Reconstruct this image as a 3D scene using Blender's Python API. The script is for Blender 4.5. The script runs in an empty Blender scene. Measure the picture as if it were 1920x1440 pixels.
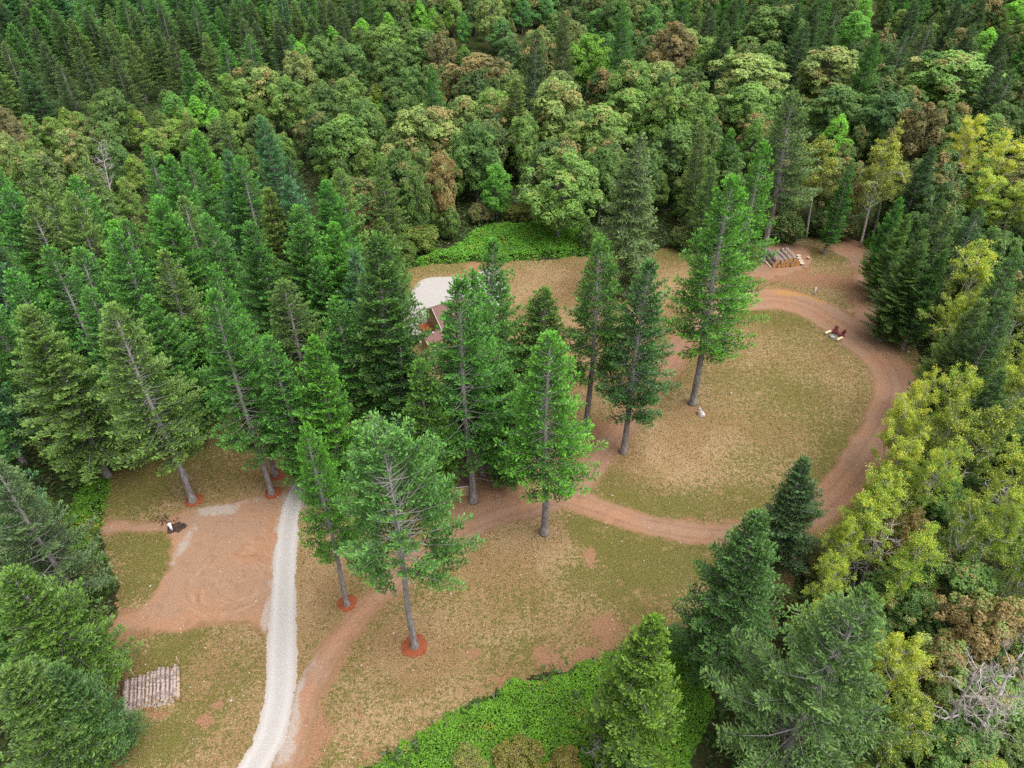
import bpy, math, random
import numpy as np
from collections import defaultdict
from mathutils import Vector, Euler

# ------------------------------------------------------------------ camera, sky, sun, exposure
SC = bpy.context.scene
COL = SC.collection
CAM_H, PITCH, FPX = 65.0, math.radians(39.2), 1331.0
cam_d = bpy.data.cameras.new("camera")
cam = bpy.data.objects.new("camera", cam_d)
COL.objects.link(cam)
cam.location = (0, 0, CAM_H)
cam.rotation_euler = (math.pi / 2 - PITCH, 0, 0)
cam_d.sensor_width = 36.0
cam_d.lens = 36.0 * FPX / 1920.0
cam_d.clip_start, cam_d.clip_end = 0.5, 6000
SC.camera = cam

SUN_EL, SUN_AZ = math.radians(64), math.radians(118)      # azimuth clockwise from +Y: light from the right, a little behind
world = bpy.data.worlds.new("World")
SC.world = world
world.use_nodes = True
wn = world.node_tree
wn.nodes.clear()
wo = wn.nodes.new("ShaderNodeOutputWorld")
wb = wn.nodes.new("ShaderNodeBackground")
ws = wn.nodes.new("ShaderNodeTexSky")
ws.sky_type = 'NISHITA'
ws.sun_disc = False
ws.sun_elevation = SUN_EL
ws.sun_rotation = SUN_AZ
ws.dust_density = 3.0
wh = wn.nodes.new("ShaderNodeHueSaturation")             # overcast: the sky is nearly white
wh.inputs["Saturation"].default_value = 0.10
wn.links.new(ws.outputs[0], wh.inputs["Color"])
wn.links.new(wh.outputs[0], wb.inputs["Color"])
wb.inputs["Strength"].default_value = 0.085
wn.links.new(wb.outputs[0], wo.inputs["Surface"])
sl = bpy.data.lights.new("sun", 'SUN')
sl.energy = 1.5
sl.angle = math.radians(62)                              # thin overcast: a broad bright patch of sky, no hard shadows
sl.color = (1.0, 0.955, 0.88)
sun = bpy.data.objects.new("sun", sl)
COL.objects.link(sun)
sd = Vector((math.sin(SUN_AZ) * math.cos(SUN_EL), math.cos(SUN_AZ) * math.cos(SUN_EL), math.sin(SUN_EL)))
sun.rotation_euler = sd.to_track_quat('Z', 'Y').to_euler()
sun.location = (40, -20, 120)
SC.view_settings.view_transform = 'Standard'
SC.view_settings.look = 'None'
SC.view_settings.exposure = 1.63
SC.view_settings.gamma = 1.0
SC.cycles.max_bounces = 5
SC.cycles.diffuse_bounces = 3
SC.cycles.glossy_bounces = 1
SC.cycles.transmission_bounces = 3
SC.cycles.transparent_max_bounces = 4
SC.cycles.use_denoising = False
SC.render.film_transparent = False

# ------------------------------------------------------------------ pixel (1920 x 1440) <-> world
cp, sp = math.cos(PITCH), math.sin(PITCH)
def px(u, v, z=0.0):
    a, b = (u - 960) / FPX, (720 - v) / FPX
    dx, dy, dz = a, cp + b * sp, -sp + b * cp
    t = (z - CAM_H) / dz
    return np.array((dx * t, dy * t))
def proj(x, y, z):
    d = y * cp - (z - CAM_H) * sp
    up = y * sp + (z - CAM_H) * cp
    return 960 + FPX * x / d, 720 - FPX * up / d, d
def pxs(pts, z=0.0):
    return np.array([px(u, v, z) for u, v in pts])

# ------------------------------------------------------------------ mesh helpers
def mesh_np(name, V, F, mats=None, mat_idx=None, smooth=False, attrs=None):
    V = np.asarray(V, np.float32).reshape(-1, 3)
    me = bpy.data.meshes.new(name)
    me.vertices.add(len(V))
    me.vertices.foreach_set("co", V.ravel())
    if isinstance(F, np.ndarray):
        n, k = F.shape
        me.loops.add(n * k)
        me.polygons.add(n)
        me.loops.foreach_set("vertex_index", F.astype(np.int32).ravel())
        me.polygons.foreach_set("loop_start", np.arange(0, n * k, k, dtype=np.int32))
        me.polygons.foreach_set("loop_total", np.full(n, k, np.int32))
    else:
        tot = np.array([len(f) for f in F], np.int32)
        me.loops.add(int(tot.sum()))
        me.polygons.add(len(F))
        me.loops.foreach_set("vertex_index", np.concatenate([np.asarray(f, np.int32) for f in F]))
        me.polygons.foreach_set("loop_start", np.concatenate([[0], np.cumsum(tot)[:-1]]).astype(np.int32))
        me.polygons.foreach_set("loop_total", tot)
    for m in (mats or []):
        me.materials.append(m)
    if mat_idx is not None:
        me.polygons.foreach_set("material_index", np.asarray(mat_idx, np.int32))
    if attrs:
        for k, a in attrs.items():
            at = me.attributes.new(k, 'FLOAT', 'POINT')
            at.data.foreach_set("value", np.asarray(a, np.float32))
    me.update(calc_edges=True)
    me.polygons.foreach_set("use_smooth", np.full(len(me.polygons), smooth))
    return me

def link(name, data, parent=None, label=None, cat=None, group=None, kind=None, loc=None):
    o = bpy.data.objects.new(name, data)
    COL.objects.link(o)
    if parent is not None:
        o.parent = parent
    if loc is not None:
        o.location = loc
    if label: o["label"] = label
    if cat: o["category"] = cat
    if group: o["group"] = group
    if kind: o["kind"] = kind
    return o

class MB:
    """collects tubes, boxes and prisms into one mesh"""
    def __init__(s):
        s.V, s.F, s.n = [], [], 0
    def add(s, V, F):
        s.V.append(np.asarray(V, float).reshape(-1, 3))
        s.F += [tuple(int(i) + s.n for i in f) for f in F]
        s.n += len(s.V[-1])
    def tube(s, P, R, k=6, cap=True, twist=0.0):
        P = np.asarray(P, float)
        n = len(P)
        T = np.gradient(P, axis=0)
        T /= np.linalg.norm(T, axis=1)[:, None] + 1e-9
        ref = np.array((0, 0, 1.0)) if abs(T[0][2]) < 0.8 else np.array((1.0, 0, 0))
        V = []
        for i in range(n):
            a = np.cross(T[i], ref); a /= np.linalg.norm(a) + 1e-9
            b = np.cross(T[i], a)
            r = R[i]
            for j in range(k):
                th = 2 * math.pi * j / k + twist * i
                V.append(P[i] + r * (math.cos(th) * a + math.sin(th) * b))
        F = []
        for i in range(n - 1):
            for j in range(k):
                j2 = (j + 1) % k
                F.append((i * k + j, i * k + j2, (i + 1) * k + j2, (i + 1) * k + j))
        if cap:
            F.append(tuple(range(k))[::-1])
            F.append(tuple(range((n - 1) * k, n * k)))
        s.add(V, F)
    def box(s, c, size, rz=0.0, rx=0.0):
        x, y, z = [v / 2 for v in size]
        V = np.array([(-x, -y, -z), (x, -y, -z), (x, y, -z), (-x, y, -z), (-x, -y, z), (x, -y, z), (x, y, z), (-x, y, z)])
        if rx:
            cx, sx = math.cos(rx), math.sin(rx)
            V = V @ np.array([[1, 0, 0], [0, cx, sx], [0, -sx, cx]])
        if rz:
            c_, s_ = math.cos(rz), math.sin(rz)
            V = V @ np.array([[c_, s_, 0], [-s_, c_, 0], [0, 0, 1]])
        s.add(V + np.asarray(c, float), [(3, 2, 1, 0), (4, 5, 6, 7), (0, 1, 5, 4), (1, 2, 6, 5), (2, 3, 7, 6), (3, 0, 4, 7)])
    def mesh(s, name, mat, smooth=False):
        return mesh_np(name, np.concatenate(s.V), s.F, [mat], smooth=smooth)

def vnoise(x, y, seed=0):
    xi, yi = np.floor(x).astype(np.int64), np.floor(y).astype(np.int64)
    fx, fy = x - xi, y - yi
    fx, fy = fx * fx * (3 - 2 * fx), fy * fy * (3 - 2 * fy)
    def h(a, b):
        n = (a * 374761393 + b * 668265263 + seed * 974711) & 0x7fffffff
        n = ((n ^ (n >> 13)) * 1274126177) & 0x7fffffff
        return ((n ^ (n >> 16)) & 0xffff) / 65535.0
    return (h(xi, yi) * (1 - fx) + h(xi + 1, yi) * fx) * (1 - fy) + (h(xi, yi + 1) * (1 - fx) + h(xi + 1, yi + 1) * fx) * fy
def fbm(x, y, seed=0, oct=3):
    r, a, t = 0, 0.5, 0
    for i in range(oct):
        r = r + a * vnoise(x * 2 ** i, y * 2 ** i, seed + i * 17); t += a; a *= 0.5
    return r / t

def smooth_poly(P, closed=True, n=6):
    P = np.asarray(P, float); out = []; m = len(P)
    for i in range(m if closed else m - 1):
        g = (lambda k: P[k % m]) if closed else (lambda k: P[min(max(k, 0), m - 1)])
        a, b, c, d = g(i - 1), g(i), g(i + 1), g(i + 2)
        for k in range(n):
            t = k / n
            out.append(0.5 * (2 * b + (c - a) * t + (2 * a - 5 * b + 4 * c - d) * t * t + (3 * b - a - 3 * c + d) * t ** 3))
    if not closed: out.append(P[-1])
    return np.array(out)

def seg_dist(X, Y, P, closed):
    """distance to the polyline, arc parameter of the nearest point (segment index + t)"""
    best = np.full(X.shape, 1e9); par = np.zeros(X.shape)
    m = len(P)
    for i in range(m if closed else m - 1):
        a, b = P[i], P[(i + 1) % m]
        d = b - a; L2 = d @ d + 1e-12
        t = np.clip(((X - a[0]) * d[0] + (Y - a[1]) * d[1]) / L2, 0, 1)
        q = np.hypot(X - a[0] - t * d[0], Y - a[1] - t * d[1])
        w = q < best
        best = np.where(w, q, best); par = np.where(w, i + t, par)
    return best, par
def poly_sd(X, Y, P):
    """positive inside"""
    d, _ = seg_dist(X, Y, P, True)
    ins = np.zeros(X.shape, bool)
    m = len(P)
    for i in range(m):
        (x1, y1), (x2, y2) = P[i], P[(i + 1) % m]
        c = ((y1 > Y) != (y2 > Y)) & (X < (x2 - x1) * (Y - y1) / (y2 - y1 + 1e-12) + x1)
        ins ^= c
    return np.where(ins, d, -d)

def sheet(name, fn, bbox, cell, z, attr_fn, mat, **kw):
    """a flat sheet cut to the region where fn > 0, its edge as ragged as its cells"""
    x0, y0, x1, y1 = bbox
    nx, ny = int((x1 - x0) / cell), int((y1 - y0) / cell)
    cx, cy = np.meshgrid(x0 + (np.arange(nx) + .5) * cell, y0 + (np.arange(ny) + .5) * cell)
    keep = fn(cx, cy) > 0
    j, i = np.nonzero(keep)
    w = nx + 1
    F = np.stack([j * w + i, j * w + i + 1, (j + 1) * w + i + 1, (j + 1) * w + i], 1)
    used, inv = np.unique(F.ravel(), return_inverse=True)
    vx = x0 + (used % w) * cell
    vy = y0 + (used // w) * cell
    V = np.stack([vx, vy, np.full(len(vx), z)], 1)
    me = mesh_np(name, V, inv.reshape(-1, 4), [mat], attrs=attr_fn(vx, vy))
    return link(name, me, **kw)

# ------------------------------------------------------------------ materials
def new_mat(name):
    m = bpy.data.materials.new(name)
    m.use_nodes = True
    m.node_tree.nodes.clear()
    return m, m.node_tree
class NT:
    def __init__(s, nt): s.nt = nt
    def n(s, t, **kw):
        x = s.nt.nodes.new(t)
        for k, v in kw.items():
            if hasattr(x, k) and not k.startswith("i_"): setattr(x, k, v)
        return x
    def l(s, a, b): s.nt.links.new(a, b)
    def attr(s, name):
        return s.n("ShaderNodeAttribute", attribute_name=name).outputs["Fac"]
    def pos(s):
        return s.n("ShaderNodeNewGeometry").outputs["Position"]
    def obj(s):
        return s.n("ShaderNodeTexCoord").outputs["Object"]
    def noise(s, vec, scale, detail=3, rough=.55, stretch=None):
        if stretch:
            m = s.n("ShaderNodeMapping"); m.inputs["Scale"].default_value = stretch
            s.l(vec, m.inputs["Vector"]); vec = m.outputs[0]
        x = s.n("ShaderNodeTexNoise")
        x.inputs["Scale"].default_value = scale; x.inputs["Detail"].default_value = detail; x.inputs["Roughness"].default_value = rough
        s.l(vec, x.inputs["Vector"])
        return x.outputs["Fac"]
    def math(s, op, a, b=None, c=None, clamp=False):
        x = s.n("ShaderNodeMath", operation=op, use_clamp=clamp)
        for i, v in enumerate((a, b, c)):
            if v is None: continue
            if isinstance(v, (int, float)): x.inputs[i].default_value = v
            else: s.l(v, x.inputs[i])
        return x.outputs[0]
    def ramp(s, fac, stops):
        x = s.n("ShaderNodeValToRGB")
        e = x.color_ramp.elements
        while len(e) < len(stops): e.new(0.5)
        for k, (p, c) in enumerate(stops):
            e[k].position = p; e[k].color = (c, c, c, 1) if isinstance(c, (int, float)) else (*c, 1)
        s.l(fac, x.inputs[0])
        return x.outputs[0]
    def sstep(s, v, lo, hi):
        x = s.n("ShaderNodeMapRange", interpolation_type='SMOOTHSTEP')
        x.inputs["From Min"].default_value = lo; x.inputs["From Max"].default_value = hi
        s.l(v, x.inputs["Value"])
        return x.outputs[0]
    def mix(s, f, a, b, mode='MIX'):
        x = s.n("ShaderNodeMix", data_type='RGBA', blend_type=mode)
        for i, v in ((0, f), (6, a), (7, b)):
            if isinstance(v, (int, float)): x.inputs[i].default_value = v
            elif isinstance(v, tuple): x.inputs[i].default_value = (*v, 1)
            else: s.l(v, x.inputs[i])
        return x.outputs[2]
    def bump(s, h, strength=.5, dist=.1):
        x = s.n("ShaderNodeBump")
        x.inputs["Strength"].default_value = strength; x.inputs["Distance"].default_value = dist
        s.l(h, x.inputs["Height"])
        return x.outputs[0]
    def out(s, col, rough=.9, normal=None, spec=.15, metallic=0):
        b = s.n("ShaderNodeBsdfPrincipled")
        if isinstance(col, tuple): b.inputs["Base Color"].default_value = (*col, 1)
        else: s.l(col, b.inputs["Base Color"])
        b.inputs["Roughness"].default_value = rough
        b.inputs["Specular IOR Level"].default_value = spec
        b.inputs["Metallic"].default_value = metallic
        if normal is not None: s.l(normal, b.inputs["Normal"])
        o = s.n("ShaderNodeOutputMaterial")
        s.l(b.outputs[0], o.inputs[0])

def foliage_mat(name, dark, light, autumn=None, transl=.28):
    """'tone' runs from old inner leaves to fresh tips; object colour tints each tree; object alpha says how much of it has turned"""
    m, nt = new_mat(name); t = NT(nt)
    oi = t.n("ShaderNodeObjectInfo")
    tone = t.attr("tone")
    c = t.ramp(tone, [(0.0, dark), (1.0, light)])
    if autumn:
        turned = t.math('GREATER_THAN', oi.outputs["Alpha"], t.attr("aut"))
        ac = t.ramp(tone, [(0.0, autumn[0]), (0.55, autumn[1]), (1.0, autumn[2])])
        c = t.mix(turned, t.mix(1.0, c, oi.outputs["Color"], 'MULTIPLY'), ac)
    else:
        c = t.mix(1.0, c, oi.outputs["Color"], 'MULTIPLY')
    d = t.n("ShaderNodeBsdfDiffuse"); tr = t.n("ShaderNodeBsdfTranslucent"); g = t.n("ShaderNodeBsdfGlossy")
    t.l(c, d.inputs["Color"])
    t.l(t.mix(1.0, c, (1.1, 1.15, .55), 'MULTIPLY'), tr.inputs["Color"])
    g.inputs["Roughness"].default_value = .5
    g.inputs["Color"].default_value = (.8, .85, .9, 1)
    mx = t.n("ShaderNodeMixShader"); mx.inputs[0].default_value = transl
    t.l(d.outputs[0], mx.inputs[1]); t.l(tr.outputs[0], mx.inputs[2])
    m2 = t.n("ShaderNodeMixShader"); m2.inputs[0].default_value = .03
    t.l(mx.outputs[0], m2.inputs[1]); t.l(g.outputs[0], m2.inputs[2])
    o = t.n("ShaderNodeOutputMaterial"); t.l(m2.outputs[0], o.inputs[0])
    return m

def bark_mat(name, a, b, c, zs=.25, scale=5, up=False):
    m, nt = new_mat(name); t = NT(nt)
    o = t.obj()
    n1 = t.noise(o, scale, 4, .65, (1, 1, zs))
    n2 = t.noise(o, 1.1, 3, .6, (1.5, 1.5, .6))
    n3 = t.noise(o, 13, 2, .6, (1, 1, .7))
    col = t.mix(t.sstep(n1, .35, .62), a, b)
    col = t.mix(t.sstep(n2, .56, .68), col, c)
    col = t.mix(t.math('MULTIPLY', t.sstep(n3, .62, .72), .6), col, (.10, .08, .075))
    if up:                                              # the smooth young bark high on the stem is paler
        sx = t.n('ShaderNodeSeparateXYZ'); t.l(o, sx.inputs[0])
        col = t.mix(t.math('MULTIPLY', t.sstep(sx.outputs[2], 6, 17), .75), col, t.mix(n1, (.24, .225, .215), (.44, .42, .40)))
    t.out(col, .95, t.bump(n1, .6, .05), .1)
    return m

M_NEEDLE = foliage_mat("fir_needles", (.26, .32, .32), (2.2, 2.02, 1.85), None, .30)  # light end also paints in highlights, dark end shade, beyond fresh-tip colour
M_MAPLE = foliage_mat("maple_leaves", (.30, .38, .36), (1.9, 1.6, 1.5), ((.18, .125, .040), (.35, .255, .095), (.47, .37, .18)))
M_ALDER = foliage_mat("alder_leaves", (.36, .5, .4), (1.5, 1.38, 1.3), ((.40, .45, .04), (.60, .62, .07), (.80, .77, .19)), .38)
M_BARK = bark_mat("fir_bark", (.125, .108, .108), (.27, .25, .255), (.17, .13, .115), up=True)
M_PALE = bark_mat("alder_bark", (.32, .30, .275), (.50, .48, .45), (.24, .21, .18), .6, 3)
M_DEAD = bark_mat("dead_wood", (.34, .30, .285), (.50, .46, .45), (.22, .17, .15), .4, 4)

# lawn: dry straw grass with green and bare patches given by broad attributes, broken up by fine noise
m, nt = new_mat("dry_grass"); t = NT(nt); M_LAWN = m
P = t.pos()
nf = t.noise(P, 3.2, 4, .72)                 # tuft scale
nf2 = t.noise(P, 7.5, 3, .7)
nm = t.noise(P, .55, 4, .62)
nl = t.noise(P, .12, 3, .5)
straw0 = t.ramp(nf2, [(.30, (.125, .082, .036)), (.50, (.250, .172, .090)), (.70, (.41, .312, .188))])
straw = t.mix(t.sstep(nl, .38, .62), t.mix(1.0, straw0, (.86, .80, .72), 'MULTIPLY'), t.mix(1.0, straw0, (1.12, 1.1, 1.12), 'MULTIPLY'))
n35 = t.noise(P, 1.5, 5, .72)
straw = t.mix(t.math('MULTIPLY', t.sstep(n35, .50, .62), .6), straw, (.300, .182, .115))
green = t.ramp(nf2, [(.30, (.046, .050, .012)), (.55, (.112, .114, .026)), (.72, (.22, .20, .066))])
soil = t.ramp(nf2, [(.30, (.175, .085, .045)), (.55, (.27, .150, .090)), (.75, (.37, .24, .155))])
gm0 = nm
gm = t.math('ADD', t.math('ADD', t.attr("green"), t.math('MULTIPLY', t.math('SUBTRACT', nf, .5), 2.6)), t.math('MULTIPLY', t.math('SUBTRACT', n35, .5), 2.2))
sm = t.math('ADD', t.math('ADD', t.attr("soil"), t.math('MULTIPLY', t.math('SUBTRACT', nf, .5), -1.2)), t.math('MULTIPLY', t.math('SUBTRACT', nm, .5), -1.3))
col = t.mix(t.math('MULTIPLY', t.sstep(gm, .36, .80), .88), straw, green)
n18 = t.noise(P, .42, 5, .7)
col = t.mix(t.math('MULTIPLY', t.sstep(n18, .56, .70), .55), col, t.mix(1.0, straw0, (1.28, 1.22, 1.25), 'MULTIPLY'))
n19 = t.noise(P, .9, 5, .72, (1.0, 1.3, 1))
col = t.mix(t.math('MULTIPLY', t.sstep(n19, .57, .68), .7), col, soil)
col = t.mix(t.sstep(sm, .42, .75), col, soil)
fleck = t.noise(P, 9.0, 1, .5)
col = t.mix(t.math('MULTIPLY', t.sstep(fleck, .72, .78), .6), col, (.48, .38, .26))
dk = t.noise(P, 4.6, 2, .6)
col = t.mix(t.math('MULTIPLY', t.sstep(dk, .60, .72), .5), col, (.070, .052, .018))
t.out(col, .95, t.bump(t.math('ADD', nf, nf2), .9, .12), .05)

# dirt: reddish tan compacted soil; rut = distance off the wheel lines, edge = metres from the rim, grit = grey gravel washed over
m, nt = new_mat("compacted_dirt"); t = NT(nt); M_DIRT = m
P = t.pos()
nf = t.noise(P, 6.5, 4, .7); nm = t.noise(P, .8, 4, .6); nl = t.noise(P, .16, 3, .5)
col = t.ramp(nf, [(.30, (.185, .110, .072)), (.52, (.258, .161, .110)), (.72, (.335, .223, .163))])
col = t.mix(t.sstep(nl, .40, .62), col, t.mix(1.0, col, (1.10, .98, .88), 'MULTIPLY'))
col = t.mix(t.math('MULTIPLY', t.sstep(nm, .52, .66), .4), col, (.19, .100, .068))
rn = t.math('MULTIPLY', t.attr("rut"), t.math('MULTIPLY_ADD', nm, 1.2, .1))
col = t.mix(t.math('MULTIPLY', rn, .55, clamp=True), col, (.170, .090, .062))
sw = t.noise(t.n("ShaderNodeCombineXYZ").outputs[0], 1, 1)
cx = t.n("ShaderNodeCombineXYZ"); t.l(t.math('ADD', t.attr("swirl"), t.math('MULTIPLY', t.math('SUBTRACT', nl, .5), 5.0)), cx.inputs[0]); t.l(t.math('MULTIPLY', t.attr("swirl_angle"), .9), cx.inputs[1])
arc = t.noise(cx.outputs[0], 2.2, 5, .75, (1, .55, 1))
swm = t.math('MULTIPLY', t.attr("swirl_on"), t.sstep(t.noise(P, .45, 2, .5), .40, .56))
arcm = t.math('MULTIPLY', t.sstep(arc, .50, .64), swm)
col = t.mix(t.math('MULTIPLY', arcm, .75), col, (.35, .225, .145))
arcd = t.math('MULTIPLY', t.sstep(arc, .46, .36), swm)
col = t.mix(t.math('MULTIPLY', arcd, .7), col, (.195, .088, .048))
gr = t.math('ADD', t.attr("grit"), t.math('MULTIPLY', t.math('SUBTRACT', nm, .5), 1.6))
col = t.mix(t.math('MULTIPLY', t.sstep(gr, .40, .85), .75), col, t.ramp(nf, [(.3, (.22, .185, .165)), (.7, (.40, .36, .33))]))
orr = t.math('ADD', t.attr("clay"), t.math('MULTIPLY', t.math('SUBTRACT', nm, .5), 1.4))
col = t.mix(t.math('MULTIPLY', t.sstep(orr, .42, .8), .8), col, (.33, .175, .065))
st = t.noise(P, 11, 1, .5)
col = t.mix(t.math('MULTIPLY', t.sstep(st, .73, .78), .75), col, (.46, .36, .29))
col = t.mix(t.math('MULTIPLY', t.sstep(t.attr("edge"), .55, .0), t.sstep(nf, .42, .56)), col, (.165, .108, .045))
t.out(col, .95, t.bump(t.math('ADD', nf, t.math('MULTIPLY', nm, .6)), .55, .06), .08)

# gravel driveway
m, nt = new_mat("gravel"); t = NT(nt); M_GRAVEL = m
P = t.pos()
nf = t.noise(P, 8.5, 3, .75); nm = t.noise(P, 1.0, 4, .6)
col = t.ramp(nf, [(.30, (.27, .250, .242)), (.5, (.335, .316, .308)), (.72, (.42, .402, .394))])
col = t.mix(t.math('MULTIPLY', t.sstep(nm, .50, .70), .35), col, (.34, .28, .245))
col = t.mix(t.math('MULTIPLY', t.attr("rut"), .40), col, (.44, .42, .41))
col = t.mix(t.math('MULTIPLY', t.sstep(t.attr("edge"), .6, 0), .55), col, (.32, .255, .22))
t.out(col, .95, t.bump(nf, .7, .05), .1)

# forest floor
m, nt = new_mat("forest_floor"); t = NT(nt); M_FLOOR = m
P = t.pos()
nf = t.noise(P, 2.5, 4, .7); nm = t.noise(P, .3, 4, .6)
col = t.ramp(nf, [(.3, (.018, .020, .010)), (.55, (.040, .038, .018)), (.75, (.085, .062, .032))])
col = t.mix(t.sstep(nm, .45, .62), col, t.ramp(nf, [(.3, (.012, .026, .008)), (.7, (.050, .085, .022))]))
t.out(col, 1.0, t.bump(nf, 1, .2), .02)

def plain(name, a, b, scale=6, rough=.8, spec=.2, stretch=None, lo=.4, hi=.6, bump=.2):
    m, nt = new_mat(name); t = NT(nt)
    n = t.noise(t.obj(), scale, 4, .65, stretch)
    t.out(t.mix(t.sstep(n, lo, hi), a, b), rough, t.bump(n, bump, .03), spec)
    return m
M_MULCH = plain("bark_mulch", (.15, .042, .020), (.27, .085, .042), 9, .95, .05, None, .35, .65, .8)
M_LOGBARK = plain("log_bark", (.12, .085, .075), (.37, .295, .275), 5, .95, .05, (1, 1, .5), .35, .62, .7)
M_LOGPEEL = plain("peeled_log", (.17, .13, .115), (.36, .27, .20), 3, .9, .05, (1, 1, .5), .45, .55, .5)
M_CUT = plain("cut_wood", (.40, .19, .065), (.50, .29, .125), 4, .85, .1)
M_CUTPALE = plain("weathered_cut_wood", (.42, .34, .26), (.56, .48, .39), 4, .85, .1)
M_PLANK = plain("pale_plank", (.58, .48, .29), (.68, .59, .39), 3, .7, .2, (1, 6, 6))
M_MAROON = plain("maroon_paint", (.13, .018, .030), (.17, .026, .042), 4, .55, .35)
M_STEEL = plain("grey_steel", (.22, .25, .25), (.36, .40, .40), 6, .5, .4)
M_WHITE = plain("white_plastic", (.66, .66, .70), (.78, .78, .82), 3, .5, .4)
M_ASH = plain("charred_soil", (.030, .020, .018), (.085, .055, .045), 8, 1, .05, None, .35, .65, .8)
M_ROCK = plain("pale_rock", (.33, .285, .26), (.52, .48, .45), 3, .9, .1, None, .4, .6, .8)
M_SHINGLE = plain("brown_shingles", (.13, .070, .066), (.20, .115, .108), 7, .9, .1, (1, 4, 4))
M_SIDING = plain("tan_siding", (.37, .29, .175), (.43, .34, .21), 2, .8, .1, (8, 8, .6))
M_REDWOOD = plain("red_stained_wood", (.24, .065, .030), (.36, .115, .055), 4, .8, .1)
M_TRIM = plain("white_trim", (.72, .70, .68), (.80, .78, .76), 3, .6, .2)
M_GLASS = plain("skylight_pane", (.74, .78, .80), (.86, .88, .90), 2, .15, .5)
M_STICK = plain("dry_branch", (.40, .32, .24), (.60, .50, .40), 5, .9, .05)

# ------------------------------------------------------------------ the clearing
CLEAR = smooth_poly(pxs([(120, 1520), (150, 1440), (150, 1360), (170, 1270), (210, 1180), (225, 1130), (205, 1060), (188, 1010), (195, 950), (204, 900), (240, 850),
    (300, 790), (350, 725), (400, 660), (470, 610), (560, 585), (640, 560), (710, 525), (770, 502), (830, 494), (900, 491), (1000, 488), (1080, 482), (1150, 476),
    (1230, 470), (1310, 462), (1400, 456), (1440, 450), (1490, 449), (1560, 440), (1610, 452), (1650, 480), (1655, 530), (1680, 585), (1715, 630), (1725, 700),
    (1735, 770), (1695, 850), (1655, 900), (1620, 945), (1580, 990), (1530, 1040), (1500, 1090), (1470, 1150), (1400, 1190), (1330, 1170), (1270, 1178), (1215, 1205), (1130, 1238),
    (1020, 1268), (900, 1312), (810, 1366), (740, 1412), (660, 1455), (560, 1530)]))
DRIVE_L = pxs([(400, 1520), (442, 1440), (475, 1380), (493, 1300), (499, 1200), (506, 1130), (511, 1050), (519, 990), (531, 940), (556, 890), (585, 850)])
DRIVE_R = pxs([(480, 1520), (508, 1440), (541, 1372), (556, 1290), (558, 1200), (557, 1110), (560, 1020), (566, 960), (580, 915), (605, 872), (625, 850)])
DRIVE = smooth_poly(np.concatenate([DRIVE_L, DRIVE_R[::-1]]))
DRIVE_C = smooth_poly((DRIVE_L + DRIVE_R) / 2, False)
PAD = smooth_poly(pxs([(745, 585), (768, 548), (795, 523), (835, 519), (878, 521), (905, 506), (940, 505), (945, 560), (910, 610), (850, 640), (780, 640)]))
TRACK_PX = [(515, 1500, 1.5), (548, 1400, 1.4), (580, 1290, 1.3), (642, 1190, 1.35), (735, 1095, 1.5), (850, 1004, 1.7), (930, 965, 1.9), (1000, 946, 2.1), (1062, 922, 2.1), (1105, 875, 2.0),
    (1143, 828, 1.9), (1182, 778, 1.9), (1215, 735, 1.8), (1245, 695, 1.8), (1272, 655, 1.9), (1305, 612, 2.1), (1365, 575, 2.5), (1440, 560, 3.2), (1510, 572, 3.6), (1575, 610, 3.5),
    (1630, 650, 3.3), (1668, 690, 3.2), (1682, 735, 3.1), (1660, 795, 2.7), (1620, 858, 2.3), (1575, 915, 2.2), (1520, 962, 2.1), (1450, 990, 1.9), (1345, 1003, 1.65), (1220, 985, 1.6), (1120, 952, 1.75), (1050, 932, 1.9), (985, 940, 2.0)]
TRACK = smooth_poly(np.array([[*px(u, v), w] for u, v, w in TRACK_PX]), False)
TURN = smooth_poly(pxs([(150, 1200), (215, 1150), (268, 1132), (300, 1085), (318, 1035), (300, 1002), (240, 1000), (180, 1000), (185, 982), (260, 980), (300, 978), (335, 962), (370, 948), (440, 938), (505, 925), (550, 905),
    (545, 960), (530, 1060), (520, 1165), (470, 1168), (400, 1172), (330, 1178), (250, 1185)]))
CORE = smooth_poly(pxs([(560, 960), (590, 880), (640, 800), (720, 740), (800, 690), (900, 690), (960, 740), (1000, 830), (1060, 880), (1050, 930), (960, 960), (880, 985), (820, 960), (720, 960), (640, 980)]))
YARD = smooth_poly(pxs([(1395, 500), (1425, 470), (1475, 460), (1510, 470), (1515, 500), (1480, 515), (1430, 520), (1400, 515)]))
EAST = smooth_poly(pxs([(1560, 452), (1605, 455), (1640, 480), (1640, 540), (1665, 590), (1700, 640), (1650, 640), (1600, 600), (1585, 560), (1600, 520), (1590, 490), (1560, 475)]))
SWC = px(440, 1085)
gy0 = 20.0

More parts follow.
